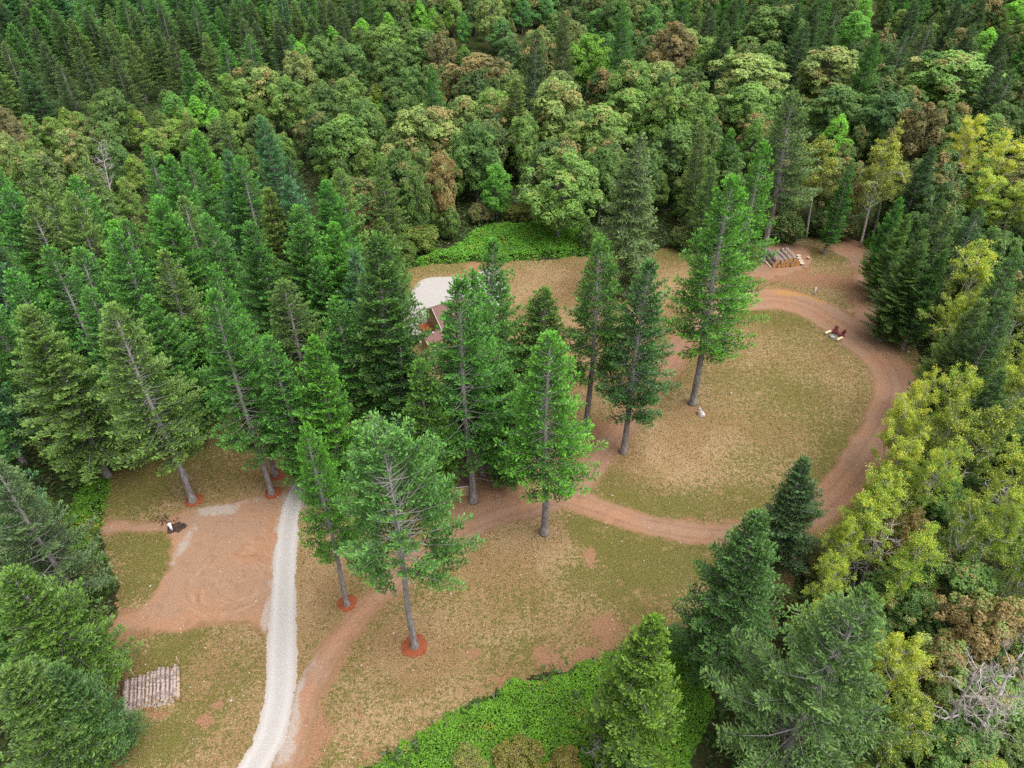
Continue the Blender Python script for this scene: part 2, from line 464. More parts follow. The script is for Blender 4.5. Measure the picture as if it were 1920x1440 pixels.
def track_d(X, Y):
    d, par = seg_dist(X, Y, TRACK[:, :2], False)
    i = np.clip(par.astype(int), 0, len(TRACK) - 2); f = par - i
    w = TRACK[i, 2] * (1 - f) + TRACK[i + 1, 2] * f
    return w - d, d
def rag(X, Y, s=1.0, seed=3):
    return (fbm(X * .35, Y * .35, seed) - .5) * 2.4 * s + (fbm(X * 1.7, Y * 1.7, seed + 5) - .5) * 1.1 * s
def dirt_sd(X, Y):
    a, _ = track_d(X, Y)
    b = np.maximum(poly_sd(X, Y, TURN), poly_sd(X, Y, CORE))
    c = np.maximum(poly_sd(X, Y, YARD), poly_sd(X, Y, EAST) - .3)
    return np.maximum(np.maximum(a + rag(X, Y, .35), b + rag(X, Y, .7)), c + rag(X, Y, 1.5))
def gauss(X, Y, spots):
    r = np.zeros(X.shape)
    for u, v, rx, ry, a in spots:
        c = px(u, v)
        r = r + a * np.exp(-(((X - c[0]) / rx) ** 2 + ((Y - c[1]) / ry) ** 2))
    return r
GREEN = [(1500, 640, 5, 3, .3), (1400, 860, 7, 3, .3), (1350, 700, 4, 4, .2), (980, 1130, 4, 3, .25), (820, 1080, 3, 4, .2), (700, 1290, 4, 2, .2), (930, 1220, 4, 2, .2), (1150, 1000, 4, 3, .9), (1230, 1060, 6, 4, .75), (1180, 1110, 4, 3, .5), (1300, 1030, 5, 2, .6), (1090, 990, 3, 2, .6), (1240, 950, 5, 2, .4), (1160, 910, 4, 3, .35), (1480, 720, 7, 6, .32),
    (1560, 820, 4, 7, .32), (1470, 600, 5, 3, .5), (1390, 585, 3, 2, .6), (1540, 900, 3, 3, .35), (1420, 930, 6, 3, .4), (1300, 940, 6, 2.5, .3), (270, 850, 5, 5, .55), (330, 830, 5, 6, .5), (250, 930, 4, 4, .5), (420, 860, 4, 6, .25),
    (300, 1040, 2.5, 2.5, .9), (270, 1090, 2.5, 2, .7), (250, 1020, 3, 2, .6), (340, 1200, 3, 2, .5), (290, 1260, 3, 3, .5), (240, 1400, 3, 2, .7), (320, 1390, 2.5, 3, .5), (400, 1330, 2, 3, .25), (460, 1260, 2, 3, .3),
    (860, 505, 10, 4, .35), (1080, 1080, 2, 2, .5), (870, 1100, 4, 3, .15), (1550, 480, 6, 3, .5), (1620, 590, 3, 3, .4), (1250, 480, 6, 3, .4), (1380, 510, 5, 3, .4), (1000, 1220, 2, 1.5, .4), (600, 1420, 3, 2, .25), (1430, 760, 8, 7, .15), (1260, 850, 5, 3, -.2)]
SOIL = [(1105, 1045, .8, 1.8, 1.2), (1130, 1175, 2.5, 2, .9), (885, 1225, 1.3, 1.0, .7), (760, 1270, 1.2, .9, .6), (1020, 1220, 2, 1.2, .7), (1095, 1225, 1.0, .7, .8), (385, 1350, 1.3, .9, .9), (410, 1320, .7, .5, .9), (290, 1340, 1.5, .8, .7), (650, 1370, 3, 3, .5), (580, 1400, 2, 3, .5),
    (640, 1230, 2.0, 3, .4), (1300, 770, 2.5, 1.8, .7), (1230, 1130, 4, 1.8, .5), (1330, 960, 4, 2, .35), (1130, 800, 3, 5, .6), (1290, 690, 4, 4, .4), (1560, 530, 9, 4, .5), (1500, 520, 9, 3, .5), (1640, 540, 4, 5, .6), (230, 1210, 2, 3, .5), (640, 1110, 1.5, 2, .2), (940, 1290, 4, 1.2, .4), (1080, 1250, 4, 1.2, .4), (860, 515, 10, 1.0, .6), (890, 505, 2, 2.5, 1.0), (1010, 530, 6, 3, .2)]
STRAWY = [(778, 1215, 3, 2.6, .8), (1020, 1000, 4, 3, .6), (1170, 850, 3, 2.5, .6), (1280, 830, 5, 5, .4), (1130, 545, 10, 3, .5), (1000, 530, 8, 4, .5), (580, 1100, 3, 8, .35), (900, 1060, 4, 4, .25)]
def lawn_attr(X, Y):
    tr, _ = track_d(X, Y)
    rim = np.exp(-((tr + 1.2) / 1.1) ** 2)
    edge = poly_sd(X, Y, CLEAR)
    g = .40 + gauss(X, Y, GREEN) + .16 * rim - gauss(X, Y, STRAWY) + .12 * np.exp(-(edge / 3) ** 2)
    s = .02 + gauss(X, Y, SOIL) + .55 * np.exp(-(np.maximum(-dirt_sd(X, Y), 0) / .55) ** 2) + .25 * np.exp(-((edge - 1.0) / 1.0) ** 2)
    return {"green": g, "soil": s}
def dirt_attr(X, Y):
    tr, d = track_d(X, Y)
    rut = (np.exp(-((d - .75) / .22) ** 2) + .4 * np.exp(-((d - 1.35) / .25) ** 2)) * (tr > -.2)
    turn = poly_sd(X, Y, TURN)
    dx, dy = X - SWC[0], (Y - SWC[1])
    r = np.hypot(dx * 1.0, dy * .9)
    on = np.clip(turn / .8, 0, 1) * np.exp(-(r / 5.5) ** 4)
    grit = gauss(X, Y, [(405, 955, 2.6, 1.2, 1.1), (330, 1040, .9, 3.0, .6), (360, 1000, .9, 2.5, .6), (470, 940, 3, 1.0, .5), (330, 1110, 1.2, 2.0, .35), (500, 1160, .6, 1.6, .9), (560, 1270, .7, 3.0, .5), (590, 1240, .8, 2.0, .5), (545, 1400, .8, 3, .7)])
    dg = np.maximum(-poly_sd(X, Y, DRIVE), 0)
    grit = grit + .55 * np.exp(-(dg / .7) ** 2)
    clay = gauss(X, Y, [(1500, 548, 6, 1.4, 1.1), (1545, 562, 3, 1.6, 1.0), (440, 1060, 3, 2, .3)])
    return {"rut": rut, "edge": np.maximum(dirt_sd(X, Y), 0), "swirl": r, "swirl_angle": np.arctan2(dy, dx), "swirl_on": on, "grit": grit, "clay": clay}
def drive_attr(X, Y):
    d, _ = seg_dist(X, Y, DRIVE_C, False)
    return {"rut": np.exp(-((d - .8) / .32) ** 2), "edge": np.maximum(np.maximum(poly_sd(X, Y, DRIVE), poly_sd(X, Y, PAD)), 0)}

# ground: one sheet to the horizon
gx = np.concatenate([[-3000, -1200, -500], np.linspace(-300, 300, 61), [500, 1200, 3000]])
gyv = np.concatenate([[-600, -200], np.linspace(-60, 460, 53), [700, 1500, 4000]])
GX, GY = np.meshgrid(gx, gyv)
w = len(gx)
F = np.array([(j * w + i, j * w + i + 1, (j + 1) * w + i + 1, (j + 1) * w + i) for j in range(len(gyv) - 1) for i in range(w - 1)])
link("ground", mesh_np("ground", np.stack([GX.ravel(), GY.ravel(), np.full(GX.size, -.02)], 1), F, [M_FLOOR]), kind="structure", label="dark forest floor of needles and leaf litter under the trees")
bb = (CLEAR[:, 0].min() - 3, gy0, CLEAR[:, 0].max() + 3, CLEAR[:, 1].max() + 3)
sheet("lawn", lambda X, Y: poly_sd(X, Y, CLEAR) + rag(X, Y, .6, 31), bb, .3, 0.0, lawn_attr, M_LAWN, kind="structure", label="dry tan and green mown grass of the clearing")
sheet("dirt_track", lambda X, Y: np.minimum(dirt_sd(X, Y), poly_sd(X, Y, CLEAR) + 1.5), bb, .18, .006, dirt_attr, M_DIRT, kind="structure", label="reddish dirt track looping round the clearing with bare turning area")
db = (min(DRIVE[:, 0].min(), PAD[:, 0].min()) - 1, gy0, max(DRIVE[:, 0].max(), PAD[:, 0].max()) + 1, 64)
sheet("gravel_driveway", lambda X, Y: poly_sd(X, Y, DRIVE) + rag(X, Y, .22, 57) - .10, db, .12, .012, drive_attr, M_GRAVEL, kind="structure", label="pale gravel driveway running up beside the bare turning area")
pb = (PAD[:, 0].min() - 1, PAD[:, 1].min() - 1, PAD[:, 0].max() + 1, PAD[:, 1].max() + 1)
sheet("gravel_pad", lambda X, Y: poly_sd(X, Y, PAD) + rag(X, Y, .2, 71), pb, .16, .012, drive_attr, M_GRAVEL, kind="structure", label="pale gravel parking pad behind the firs next to the brown roof")

# ------------------------------------------------------------------ tree prototypes
def norm(a):
    return a / (np.linalg.norm(a, axis=-1, keepdims=True) + 1e-9)
def cards(Pp, D, L, W, rng, tone, extra=None, tilt=.5):
    """diamond leaves: base, side, tip, side; roof-folded a little"""
    n = len(Pp)
    r = norm(np.cross(D, rng.normal(size=(n, 3)) * tilt + np.array((0, 0, 1.0))))
    nrm = np.cross(r, D)
    L = L[:, None]; W = W[:, None]
    mid = Pp + D * L * .45 - nrm * W * .35
    V = np.stack([Pp, mid + r * W * .5, Pp + D * L, mid - r * W * .5], 1).reshape(-1, 3)
    F = np.arange(4 * n).reshape(n, 4)
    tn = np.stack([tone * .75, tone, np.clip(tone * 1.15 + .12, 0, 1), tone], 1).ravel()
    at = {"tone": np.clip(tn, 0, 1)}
    if extra is not None:
        at["aut"] = np.repeat(extra, 4)
    return V, F, at

def trunk_tube(mb, H, r0, rng, top=.985, k=9, wob=.12, flare=1.45):
    zs = np.concatenate([[0, .25, .7, 1.5], np.linspace(3, H * top, 12)])
    ph = rng.uniform(0, 6.28, 2)
    P = np.stack([wob * np.sin(zs * .23 + ph[0]) * np.minimum(zs / 6, 1), wob * np.sin(zs * .19 + ph[1]) * np.minimum(zs / 6, 1), zs], 1)
    R = r0 * (1 - zs / (H * 1.02)) ** .85 + .015
    R = R * (1 + (flare - 1) * np.exp(-zs / .45))
    mb.tube(P, R, k)
    return lambda z: np.array([np.interp(z, zs, P[:, 0]), np.interp(z, zs, P[:, 1]), z])

PROTO = {}
def fir(name, seed, H=26, R=4.6, cb=.3, nb=200, s0=.22, el=(-14, 48), up=.10, sp_=.20, tl=.95, card=(.36, .16), r0=.34, pw=.78, stubs=14, mat=None, hang=0.0, wood=1.0, gap=0.0):
    rng = np.random.default_rng(seed)
    mb = MB()
    at_z = trunk_tube(mb, H, r0, rng)
    Ps, Ds, Ls, Ws, Ts = [], [], [], [], []
    phase = rng.uniform(0, 6.28)
    lob = rng.uniform(0, 6.28, 3)
    for i in range(nb):
        wn_ = max(6, nb // 5)
        t = (min(1, (i // 5 + .5 + rng.normal(0, .16)) / wn_)); t = max(0, t) ** .96
        z = H * (cb + (.985 - cb) * t)
        L = R * min(1, (t + .2) / .42) ** .6 * (1 - t) ** (pw * .88) * rng.uniform(.66, 1.14) + .3
        az = (i % 5) * 1.2566 + (i // 5) * .73 + rng.normal(0, .30)
        L *= 1 + .14 * math.sin(az + lob[0]) + .10 * math.sin(2 * az + lob[1] + z * .5)
        if t < .12 and rng.random() < .35: continue
        if gap and math.cos(az + math.pi / 2) > .80 and t < .93:       # one side is thin, the bare trunk shows
            if rng.random() < gap: continue
            L *= .7
        e = math.radians(el[0] + (el[1] - el[0]) * t ** 1.25 + rng.normal(0, 7))
        n = 9
        s = np.linspace(0, 1, n)
        h = np.array((math.cos(az), math.sin(az), 0)); sd_ = np.array((-math.sin(az), math.cos(az), 0))
        bend = rng.normal(0, .07)
        C = at_z(z) + np.outer(L * s * math.cos(e), h) + np.outer(L * bend * s ** 2, sd_) + np.outer(L * (s * math.sin(e) + up * s ** 2.2 - .05 * np.sin(s * math.pi)), (0, 0, 1))
        mb.tube(C[[0, 3, 6, 8]], np.array([.018 + .009 * L, .013 + .006 * L, .012, .006]) * wood, 4, False)
        ns = max(3, int(L * (1 - s0) / sp_))
        ss = s0 + (1 - s0) * (np.arange(ns) + rng.uniform(0, 1, ns)) / ns
        ss = np.concatenate([ss, ss])
        side = np.concatenate([np.ones(ns), -np.ones(ns)])
        base = np.stack([np.interp(ss, s, C[:, k]) for k in range(3)], 1)
        tan = norm(np.stack([np.interp(ss, s, np.gradient(C[:, k])) for k in range(3)], 1))
        a = np.radians(rng.uniform(38, 66, 2 * ns))
        d = tan * np.cos(a)[:, None] + sd_ * (side * np.sin(a))[:, None]
        d[:, 2] += rng.normal(.10 - hang, .16, 2 * ns)
        d = norm(d)
        ln = (tl * (.30 + .95 * (1 - ss)) * min(1, L / 2.2) + .16) * rng.uniform(.7, 1.2, 2 * ns)
        btone = rng.normal(0, .10)
        k = np.maximum(1, np.round(ln / (card[0] * .62)).astype(int))
        idx = np.repeat(np.arange(2 * ns), k)
        pos = np.concatenate([(np.arange(q) + .1) / q for q in k])
        p = base[idx] + d[idx] * (ln[idx] * pos)[:, None]
        p[:, 2] -= hang * (pos * ln[idx]) ** 1.5
        m = len(idx)
        dd = norm(d[idx] + rng.normal(0, .38, (m, 3)) + np.array((0, 0, .10 - .7 * hang)))
        Ps.append(p); Ds.append(dd)
        Ls.append(card[0] * rng.uniform(.7, 1.25, m)); Ws.append(card[1] * rng.uniform(.7, 1.25, m))
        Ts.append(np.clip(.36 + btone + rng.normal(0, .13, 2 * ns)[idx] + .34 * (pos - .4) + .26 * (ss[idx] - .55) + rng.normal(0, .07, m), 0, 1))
        q = 4                                             # the leader at the branch's end
        Ps.append(np.repeat(C[-1:], q, 0)); Ds.append(norm(tan[-1] + rng.normal(0, .35, (q, 3)) + np.array((0, 0, .15))))
        Ls.append(np.full(q, card[0] * 1.1)); Ws.append(np.full(q, card[1])); Ts.append(np.full(q, .8))
    for i in range(stubs):                                 # dead limbs below the crown
        z = H * cb * rng.uniform(.45, 1.1); az = rng.uniform(0, 6.28); L = rng.uniform(.5, 2.2)
        p0 = at_z(z)
        C = [p0, p0 + np.array((math.cos(az) * L * .5, math.sin(az) * L * .5, -.05 * L)), p0 + np.array((math.cos(az) * L, math.sin(az) * L, -.22 * L))]
        mb.tube(C, [.03, .02, .006], 4, False)
    for zt in np.linspace(H * .94, H, 10):                # leader
        q = 5
        Ps.append(np.repeat(np.array([at_z(zt)]), q, 0)); D_ = norm(rng.normal(0, .6, (q, 3)) + np.array((0, 0, .9)))
        Ds.append(D_); Ls.append(np.full(q, card[0])); Ws.append(np.full(q, card[1])); Ts.append(np.full(q, .7))
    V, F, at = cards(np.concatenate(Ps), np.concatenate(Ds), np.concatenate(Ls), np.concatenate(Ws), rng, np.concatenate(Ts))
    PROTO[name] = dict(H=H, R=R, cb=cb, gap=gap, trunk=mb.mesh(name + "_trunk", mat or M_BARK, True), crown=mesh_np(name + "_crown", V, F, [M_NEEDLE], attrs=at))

def leafy(name, seed, H=18, R=6.0, cb=.25, ncl=70, cr=(1.1, 1.9), leaf=(.42, .30), dens=3.6, nl=5, mat=None, bark=None, taper=0.0, r0=.35, shell=(.55, .9), tilt=.5, loose=0.0):
    rng = np.random.default_rng(seed)
    mb = MB()
    at_z = trunk_tube(mb, H * .72, r0, rng, .98, 8, .25)
    zc, b = H * (1 + cb) / 2, H * (1 - cb) / 2
    Ps, Ds, Ls, Ws, Ts, As = [], [], [], [], [], []
    for i in range(ncl):
        zz = 1 - 2 * (i + .5) / ncl
        zz = max(-.85, zz * .95 + .08)
        az = i * 2.39996 + rng.normal(0, .35)
        rr = math.sqrt(max(0, 1 - zz * zz))
        if taper: rr *= (1 - taper * max(0, zz + .2))
        f = rng.uniform(*shell) * (1 + .18 * math.sin(3 * az + seed) * (1 - abs(zz)) + .10 * math.sin(5 * az + 2 * zz * 3 + seed))
        r = rng.uniform(*cr)
        c = np.array((math.cos(az) * rr * (R - r * .6) * f / .9, math.sin(az) * rr * (R - r * .6) * f / .9, zc + zz * (b - r * .6) * (.60 + .40 * f)))
        out = norm(c - np.array((0, 0, zc - b * .3)))
        z0 = max(H * cb * .6, min(H * .68, c[2] - rng.uniform(.25, .6) * np.hypot(c[0], c[1]) - 1))
        p0 = at_z(z0)
        mid = p0 * .5 + c * .5 + np.array((0, 0, -.08 * np.linalg.norm(c - p0)))
        mb.tube([p0, mid, c + out * r * .5], [.05 + .02 * r0 * 5, .05, .012], 4, False)
        n = int(4 * math.pi * r * r * dens)
        dr = norm(rng.normal(size=(n, 3)))
        dr = dr[(dr @ out * .6 + dr[:, 2] * .5) > -.28]
        n = len(dr)
        sq = np.array((1, 1, .78))
        p = c + dr * sq * (r * rng.uniform(.72 - loose, 1.10, n) * (1 + .22 * np.sin(dr[:, 0] * 5 + i) * np.cos(dr[:, 1] * 6 + i * 2)))[:, None]
        nn = norm(dr + np.array((0, 0, .75)) + rng.normal(0, .3, (n, 3)))
        t1 = norm(np.cross(nn, rng.normal(size=(n, 3)))); t2 = np.cross(nn, t1)
        ct = .48 + rng.normal(0, .13); ca = rng.uniform(0, 1) * .75 + .25 * (1 - (c[2] - (zc - b)) / (2 * b))
        rt = rng.normal(0, .15, n)
        for k in range(nl):
            th = 2 * math.pi * k / nl + rng.uniform(0, 1.2, n)
            d = norm(t1 * np.cos(th)[:, None] + t2 * np.sin(th)[:, None] - nn * .12 + rng.normal(0, .12, (n, 3)))
            Ps.append(p + d * .03); Ds.append(d)
            Ls.append(leaf[0] * rng.uniform(.7, 1.2, n)); Ws.append(leaf[1] * rng.uniform(.75, 1.2, n))
            Ts.append(np.clip(ct + rt + rng.normal(0, .10, n), 0, 1)); As.append(np.clip(ca + rng.normal(0, .13, n), .02, 1))
    V, F, at = cards(np.concatenate(Ps), np.concatenate(Ds), np.concatenate(Ls), np.concatenate(Ws), rng, np.concatenate(Ts), np.concatenate(As), tilt)
    PROTO[name] = dict(H=H, R=R, cb=cb, trunk=mb.mesh(name + "_trunk", bark or M_BARK, True), crown=mesh_np(name + "_crown", V, F, [mat or M_MAPLE], attrs=at))

def alder(name, seed, H=18, R=3.6, cb=.42, nlimb=26, leaf=(.23, .15), per=23, clr=(.26, .62), dead=False, r0=.22, mat=None, wig=.22, lean=0.0):
    rng = np.random.default_rng(seed)
    mb = MB()
    zs = np.linspace(0, H * .97, 14)
    ph = rng.uniform(0, 6.28, 2)
    P = np.stack([.45 * np.sin(zs * .22 + ph[0]) * zs / H + lean * zs * (zs / H), .45 * np.sin(zs * .27 + ph[1]) * zs / H, zs], 1)
    P -= P[0]
    mb.tube(P, r0 * (1 - zs / (H * 1.03)) ** .8 + .02, 8)
    at_z = lambda z: np.array([np.interp(z, zs, P[:, k]) for k in range(3)])
    ends = []
    def limb(p0, d, L, r, depth):
        n = 5
        C = [p0]; dd = d
        for i in range(n):
            dd = norm(dd + rng.normal(0, wig, 3) + np.array((0, 0, .06)))
            C.append(C[-1] + dd * L / n)
        C = np.array(C)
        mb.tube(C, r * (1 - np.linspace(0, .85, n + 1)), 5 if depth == 0 else 3, False)
        if depth < (3 if dead else 2):
            for j in range(rng.integers(3, 6) if depth == 0 else rng.integers(2, 4)):
                f = rng.uniform(.3, .95); k = int(f * n)
                limb(C[k] * (1 - f * n + k) + C[min(k + 1, n)] * (f * n - k), norm(dd + rng.normal(0, .75, 3)), L * rng.uniform(.35, .6), r * .5, depth + 1)
        ends.append((C[-1], depth)); ends.append((C[4], depth)); ends.append((C[3], depth))
        if depth >= 1: ends.append((C[2], depth))
    for i in range(nlimb):
        t = (i + rng.uniform()) / nlimb
        z = H * (cb + (.95 - cb) * t)
        az = i * 2.39996 + rng.normal(0, .4)
        e = math.radians(rng.uniform(12, 45) + 18 * t)
        L = R * (.55 + .6 * math.sin(math.pi * min(1, .25 + t * .72))) * rng.uniform(.65, 1.1)
        limb(at_z(z), np.array((math.cos(az) * math.cos(e), math.sin(az) * math.cos(e), math.sin(e))), L, .045 + .016 * L, 0)
    trunk = mb.mesh(name + "_trunk", M_DEAD if dead else M_PALE, True)
    crown = None
    if not dead:
        Ps, Ds, Ls, Ws, Ts, As = [], [], [], [], [], []
        for c, dep in ends:
            if rng.random() < .20: continue
            r = rng.uniform(*clr); n = int(per * r)
            dr = norm(rng.normal(size=(n, 3))) * rng.uniform(.25, 1, (n, 1)) ** .5
            p = c + dr * r * np.array((1, 1, .5))
            d = norm(rng.normal(size=(n, 3)) * np.array((1, 1, .45)) + dr * .6)
            ct = .48 + rng.normal(0, .16); ca = np.clip(rng.uniform(0, 1) * .7 + .3 * (1 - c[2] / H), 0, 1)
            Ps.append(p); Ds.append(d); Ls.append(leaf[0] * rng.uniform(.7, 1.2, n)); Ws.append(leaf[1] * rng.uniform(.7, 1.2, n))
            Ts.append(np.clip(ct + rng.normal(0, .14, n), 0, 1)); As.append(np.clip(ca + rng.normal(0, .15, n), .02, 1))
        V, F, at = cards(np.concatenate(Ps), np.concatenate(Ds), np.concatenate(Ls), np.concatenate(Ws), rng, np.concatenate(Ts), np.concatenate(As), .6)
        crown = mesh_np(name + "_crown", V, F, [mat or M_ALDER], attrs=at)
    PROTO[name] = dict(H=H, R=R, cb=cb, trunk=trunk, crown=crown)

fir("open1", 11, 27, 4.7, .26, 185, .24, (-18, 46), .16, .17, gap=.38)
fir("open2", 12, 27, 4.4, .22, 185, .24, (-14, 50), .18, .17, gap=.3)
fir("open3", 13, 27, 4.2, .33, 165, .26, (-18, 44), .15, .17, gap=.38)
fir("dense1", 14, 26, 5.0, .12, 220, .16, (-14, 50), .20, .17)
fir("dense2", 15, 25, 4.6, .07, 225, .15, (-8, 55), .20, .17, 1.0)
fir("lacy", 16, 28, 6.2, .43, 165, .42, (0, 46), .22, .145, 1.25, (.36, .17), .32, .50, 8, None, 0.0, 1.0, .55)
fir("narrow", 17, 26, 3.4, .12, 225, .15, (-20, 40), .16, .17, gap=.25)
fir("stand1", 18, 26, 4.0, .30, 155, .20, (-16, 44), .16, .19, gap=.3)
fir("stand2", 19, 26, 3.8, .38, 140, .20, (-18, 42), .14, .19, gap=.38)
fir("stand3", 20, 26, 4.4, .20, 175, .17, (-10, 48), .18, .19)
fir("stand4", 24, 26, 4.3, .26, 130, .22, (-20, 36), .10, .19, 1.0, (.36, .16), .32, 1.0, 20, gap=.3)
fir("stand5", 25, 26, 4.2, .16, 185, .18, (-4, 54), .24, .19, 1.0, (.36, .16), .32, .62, 6)
fir("hemlock", 21, 26, 4.6, .06, 230, .15, (-22, 26), -.12, .19, 1.0, (.36, .16), .32, .85, 4, None, .35)
fir("wide", 22, 25, 8.0, .08, 112, .22, (-6, 40), .16, .15, 1.5, (.40, .17), .38, 1.0, 12, None, .06, 1.2, .3)
fir("youngfir", 23, 12, 2.9, .03, 120, .12, (-4, 56), .16, .17, .8, (.32, .15), .15, .85, 0)
leafy("maple1", 31, 18, 6.2, .14, 96, (.7, 1.9), shell=(.45, 1.08))
leafy("maple2", 32, 18, 6.0, .16, 88, (.8, 2.0), shell=(.4, 1.1))
leafy("maple3", 33, 19, 5.4, .12, 100, (.7, 1.6), shell=(.45, 1.12))
leafy("maple4", 34, 17, 6.6, .16, 104, (.7, 1.7), shell=(.45, 1.1))
leafy("round1", 35, 15, 4.2, .10, 70, (.7, 1.3), (.30, .20), 5.5, 4, None, None, .35, .22)
leafy("round2", 36, 15, 3.8, .08, 80, (.6, 1.1), (.30, .20), 5.5, 4, None, None, .5, .22, loose=.1)
leafy("bush1", 37, 4, 2.4, .02, 34, (.5, .9), (.26, .17), 8, 4, None, None, .0, .08, loose=.1)
leafy("bush2", 38, 5, 2.3, .02, 40, (.45, .8), (.26, .17), 8, 4, None, None, .25, .08, loose=.15)
alder("alder1", 41, 19, 4.0, .36, 28)
alder("alder2", 42, 18, 3.6, .42, 24)
alder("alder3", 43, 17, 4.6, .32, 32)
alder("alder4", 44, 20, 3.8, .40, 27, lean=.06)
alder("snag1", 45, 16, 3.0, .40, 16, dead=True, r0=.24, wig=.3)
alder("snag2", 46, 17, 3.4, .34, 18, dead=True, r0=.26, wig=.3, lean=.05)
alder("deadbush", 47, 4.5, 3.0, .06, 18, dead=True, r0=.10, wig=.34)
alder("thin", 48, 16, 2.8, .46, 18, r0=.16)

RND = random.Random(7)
TREES = []        # dicts used for spacing, masking and labels
FIRC = [(.074, .184, .032)]
def jit(c, a=.12):
    k = 1 + RND.uniform(-a, a)
    return tuple(max(.005, x * k * (1 + RND.uniform(-a, a) * .5)) for x in c)
def plant(kind, proto, x, y, h, rad=None, color=(.06, .1, .035), aut=0.0, label=None, cat="tree", tilt=(0, 0), zone=None):
    p = PROTO[proto]
    s = h / p["H"]
    sr = s if rad is None else rad / p["R"]
    e = link(kind, None, label=label, cat=cat)
    e.empty_display_size = .5
    e.location = (x, y, -.02)
    rz_ = RND.uniform(0, 6.28)
    if p.get('gap'): rz_ = math.atan2(-y, -x) + math.pi / 2 + RND.uniform(-.35, .35)
    if zone: tilt = (RND.uniform(-.03, .03), RND.uniform(-.03, .03))
    e.rotation_euler = (tilt[0], tilt[1], rz_)
    # a tilt must act in world axes: rotate about z first
    e.rotation_mode = 'ZXY'
    tr = link("trunk", p["trunk"], e)
    st = (max(.6, min(sr, s * 1.15)) if rad else s)
    sc_ = (sr, sr, s)
    tr.scale = sc_
    if p["crown"] is not None:
        c = link("crown", p["crown"], e)
        c.scale = sc_
        c.color = (*color, aut)
    u, v, d = proj(x, y, h)
    TREES.append(dict(e=e, kind=kind, proto=proto, x=x, y=y, h=h, r=sr * p["R"], cb=p["cb"], u=u, v=v, d=d, aut=aut, color=color, zone=zone, label=label))
    return e
def top_h(x, y, vt):
    k = (720 - vt) / FPX
    return CAM_H + y * (k * cp - sp) / (cp + k * sp)
def by_base(kind, proto, top, base, rad=None, color=None, **kw):
    x, y = px(*base)
    h = top_h(x, y, top[1])
    xt = px(top[0], top[1], h)[0]
    lean = math.atan2(xt - x, h)
    lean = max(-.09, min(.09, lean))
    return plant(kind, proto, x, y, h, rad, color or FIRC[0], tilt=(0, lean), **kw)
def by_top(kind, proto, top, h, rad=None, color=None, **kw):
    x, y = px(top[0], top[1], h)
    return plant(kind, proto, x, y, h, rad, color or FIRC[0], **kw)
def by_crown(kind, proto, uv, rpx, h, color, aut=0.0, **kw):
    if kind == 'maple_tree': aut *= .36; color = tuple(q * 1.45 for q in color)
    if kind == 'broadleaf_tree': color = (color[0] * 1.08, color[1] * 1.5, color[2] * 1.5)
    if kind == 'alder_tree': aut *= .8
    if kind == 'bush': aut *= .5
    zc = h * .62
    x, y = px(uv[0], uv[1], zc)
    d = proj(x, y, zc)[2]
    return plant(kind, proto, x, y, h, rpx * d / FPX, color, aut, **kw)

BR, GR, OL, BL, YG = (.092, .262, .030), (.078, .225, .038), (.122, .220, .050), (.070, .195, .074), (.190, .345, .040)
# firs standing in the clearing, each with its trunk's foot in view
by_base("fir_tree", "dense1", (50, 573), (203, 893), 6.2, OL, label="broad dense fir at the clearing's left rim, its trunk foot beside green brambles")
by_base("fir_tree", "open1", (207, 573), (362, 940), 5.6, OL, label="fir with long bare leaning trunk in a red mulch ring above the white standpipe")
by_base("fir_tree", "open2", (393, 545), (510, 926), 4.5, GR, label="tall fir in the front one of two red mulch rings by the driveway's top")
by_base("fir_tree", "open3", (400, 497), (517, 892), 3.6, GR, label="fir in the rear mulch ring, hidden behind the tall fir by the driveway's top")
by_base("fir_tree", "narrow", (503, 630), (586, 930), 3.7, GR, label="slim fir with pale bare upper trunk between mulched pair and bright driveway fir")
by_base("fir_tree", "dense2", (587, 632), (652, 925), 4.6, BR, label="bright green bushy fir between the pale-trunked slim fir and the tallest centre fir")
by_base("fir_tree", "open3", (573, 797), (651, 1135), 3.2, BR, label="bright slender fir overhanging the gravel driveway, foot in a small red mulch ring")
by_base("fir_tree", "lacy", (718, 822), (778, 1213), 6.3, (.098, .235, .056), label="lone pale lacy fir with bare grey limbs in the big red mulch ring")
by_base("fir_tree", "narrow", (790, 674), (808, 945), 3.8, (.090, .215, .028), label="dense yellow-green cone fir behind the lacy fir, left of the tan shed")
by_base("fir_tree", "open2", (855, 520), (888, 940), 5.6, GR, label="tall fir whose thick grey trunk stands just right of the tan shed")
by_base("fir_tree", "stand3", (887, 506), (912, 880), 4.8, GR, label="fir with thin bare trunk squeezed between tan-shed fir and the tall straight fir")
by_base("fir_tree", "open3", (868, 640), (906, 890), 4.6, (.060, .165, .030), label="dark full fir filling the gap between the tan-shed fir and the big fir")
by_base("fir_tree", "dense2", (950, 690), (950, 905), 4.2, (.064, .175, .030), label="short dark fir just left of the big fir where the tracks meet")
by_base("fir_tree", "stand3", (745, 610), (770, 870), 4.6, (.056, .150, .030), label="dark fir in the shade between the broad cabin-side fir and yellow-green cone fir")
by_base("fir_tree", "open2", (921, 448), (931, 806), 4.6, GR, label="tall straight fir with sparse crown just right of the gravel pad")
by_base("fir_tree", "open1", (1030, 627), (1020, 1000), 5.6, BR, label="big fir with bare grey trunk standing where the dirt tracks meet")
by_base("fir_tree", "stand3", (1020, 540), (1010, 800), 5.6, (.079, .174, .027), label="dark leafy fir right behind the big fir where the tracks meet")
by_base("fir_tree", "open3", (1128, 447), (1098, 814), 4.8, (.078, .195, .032), label="fir with long brown trunk left of the dirt track, golden grass behind its top")
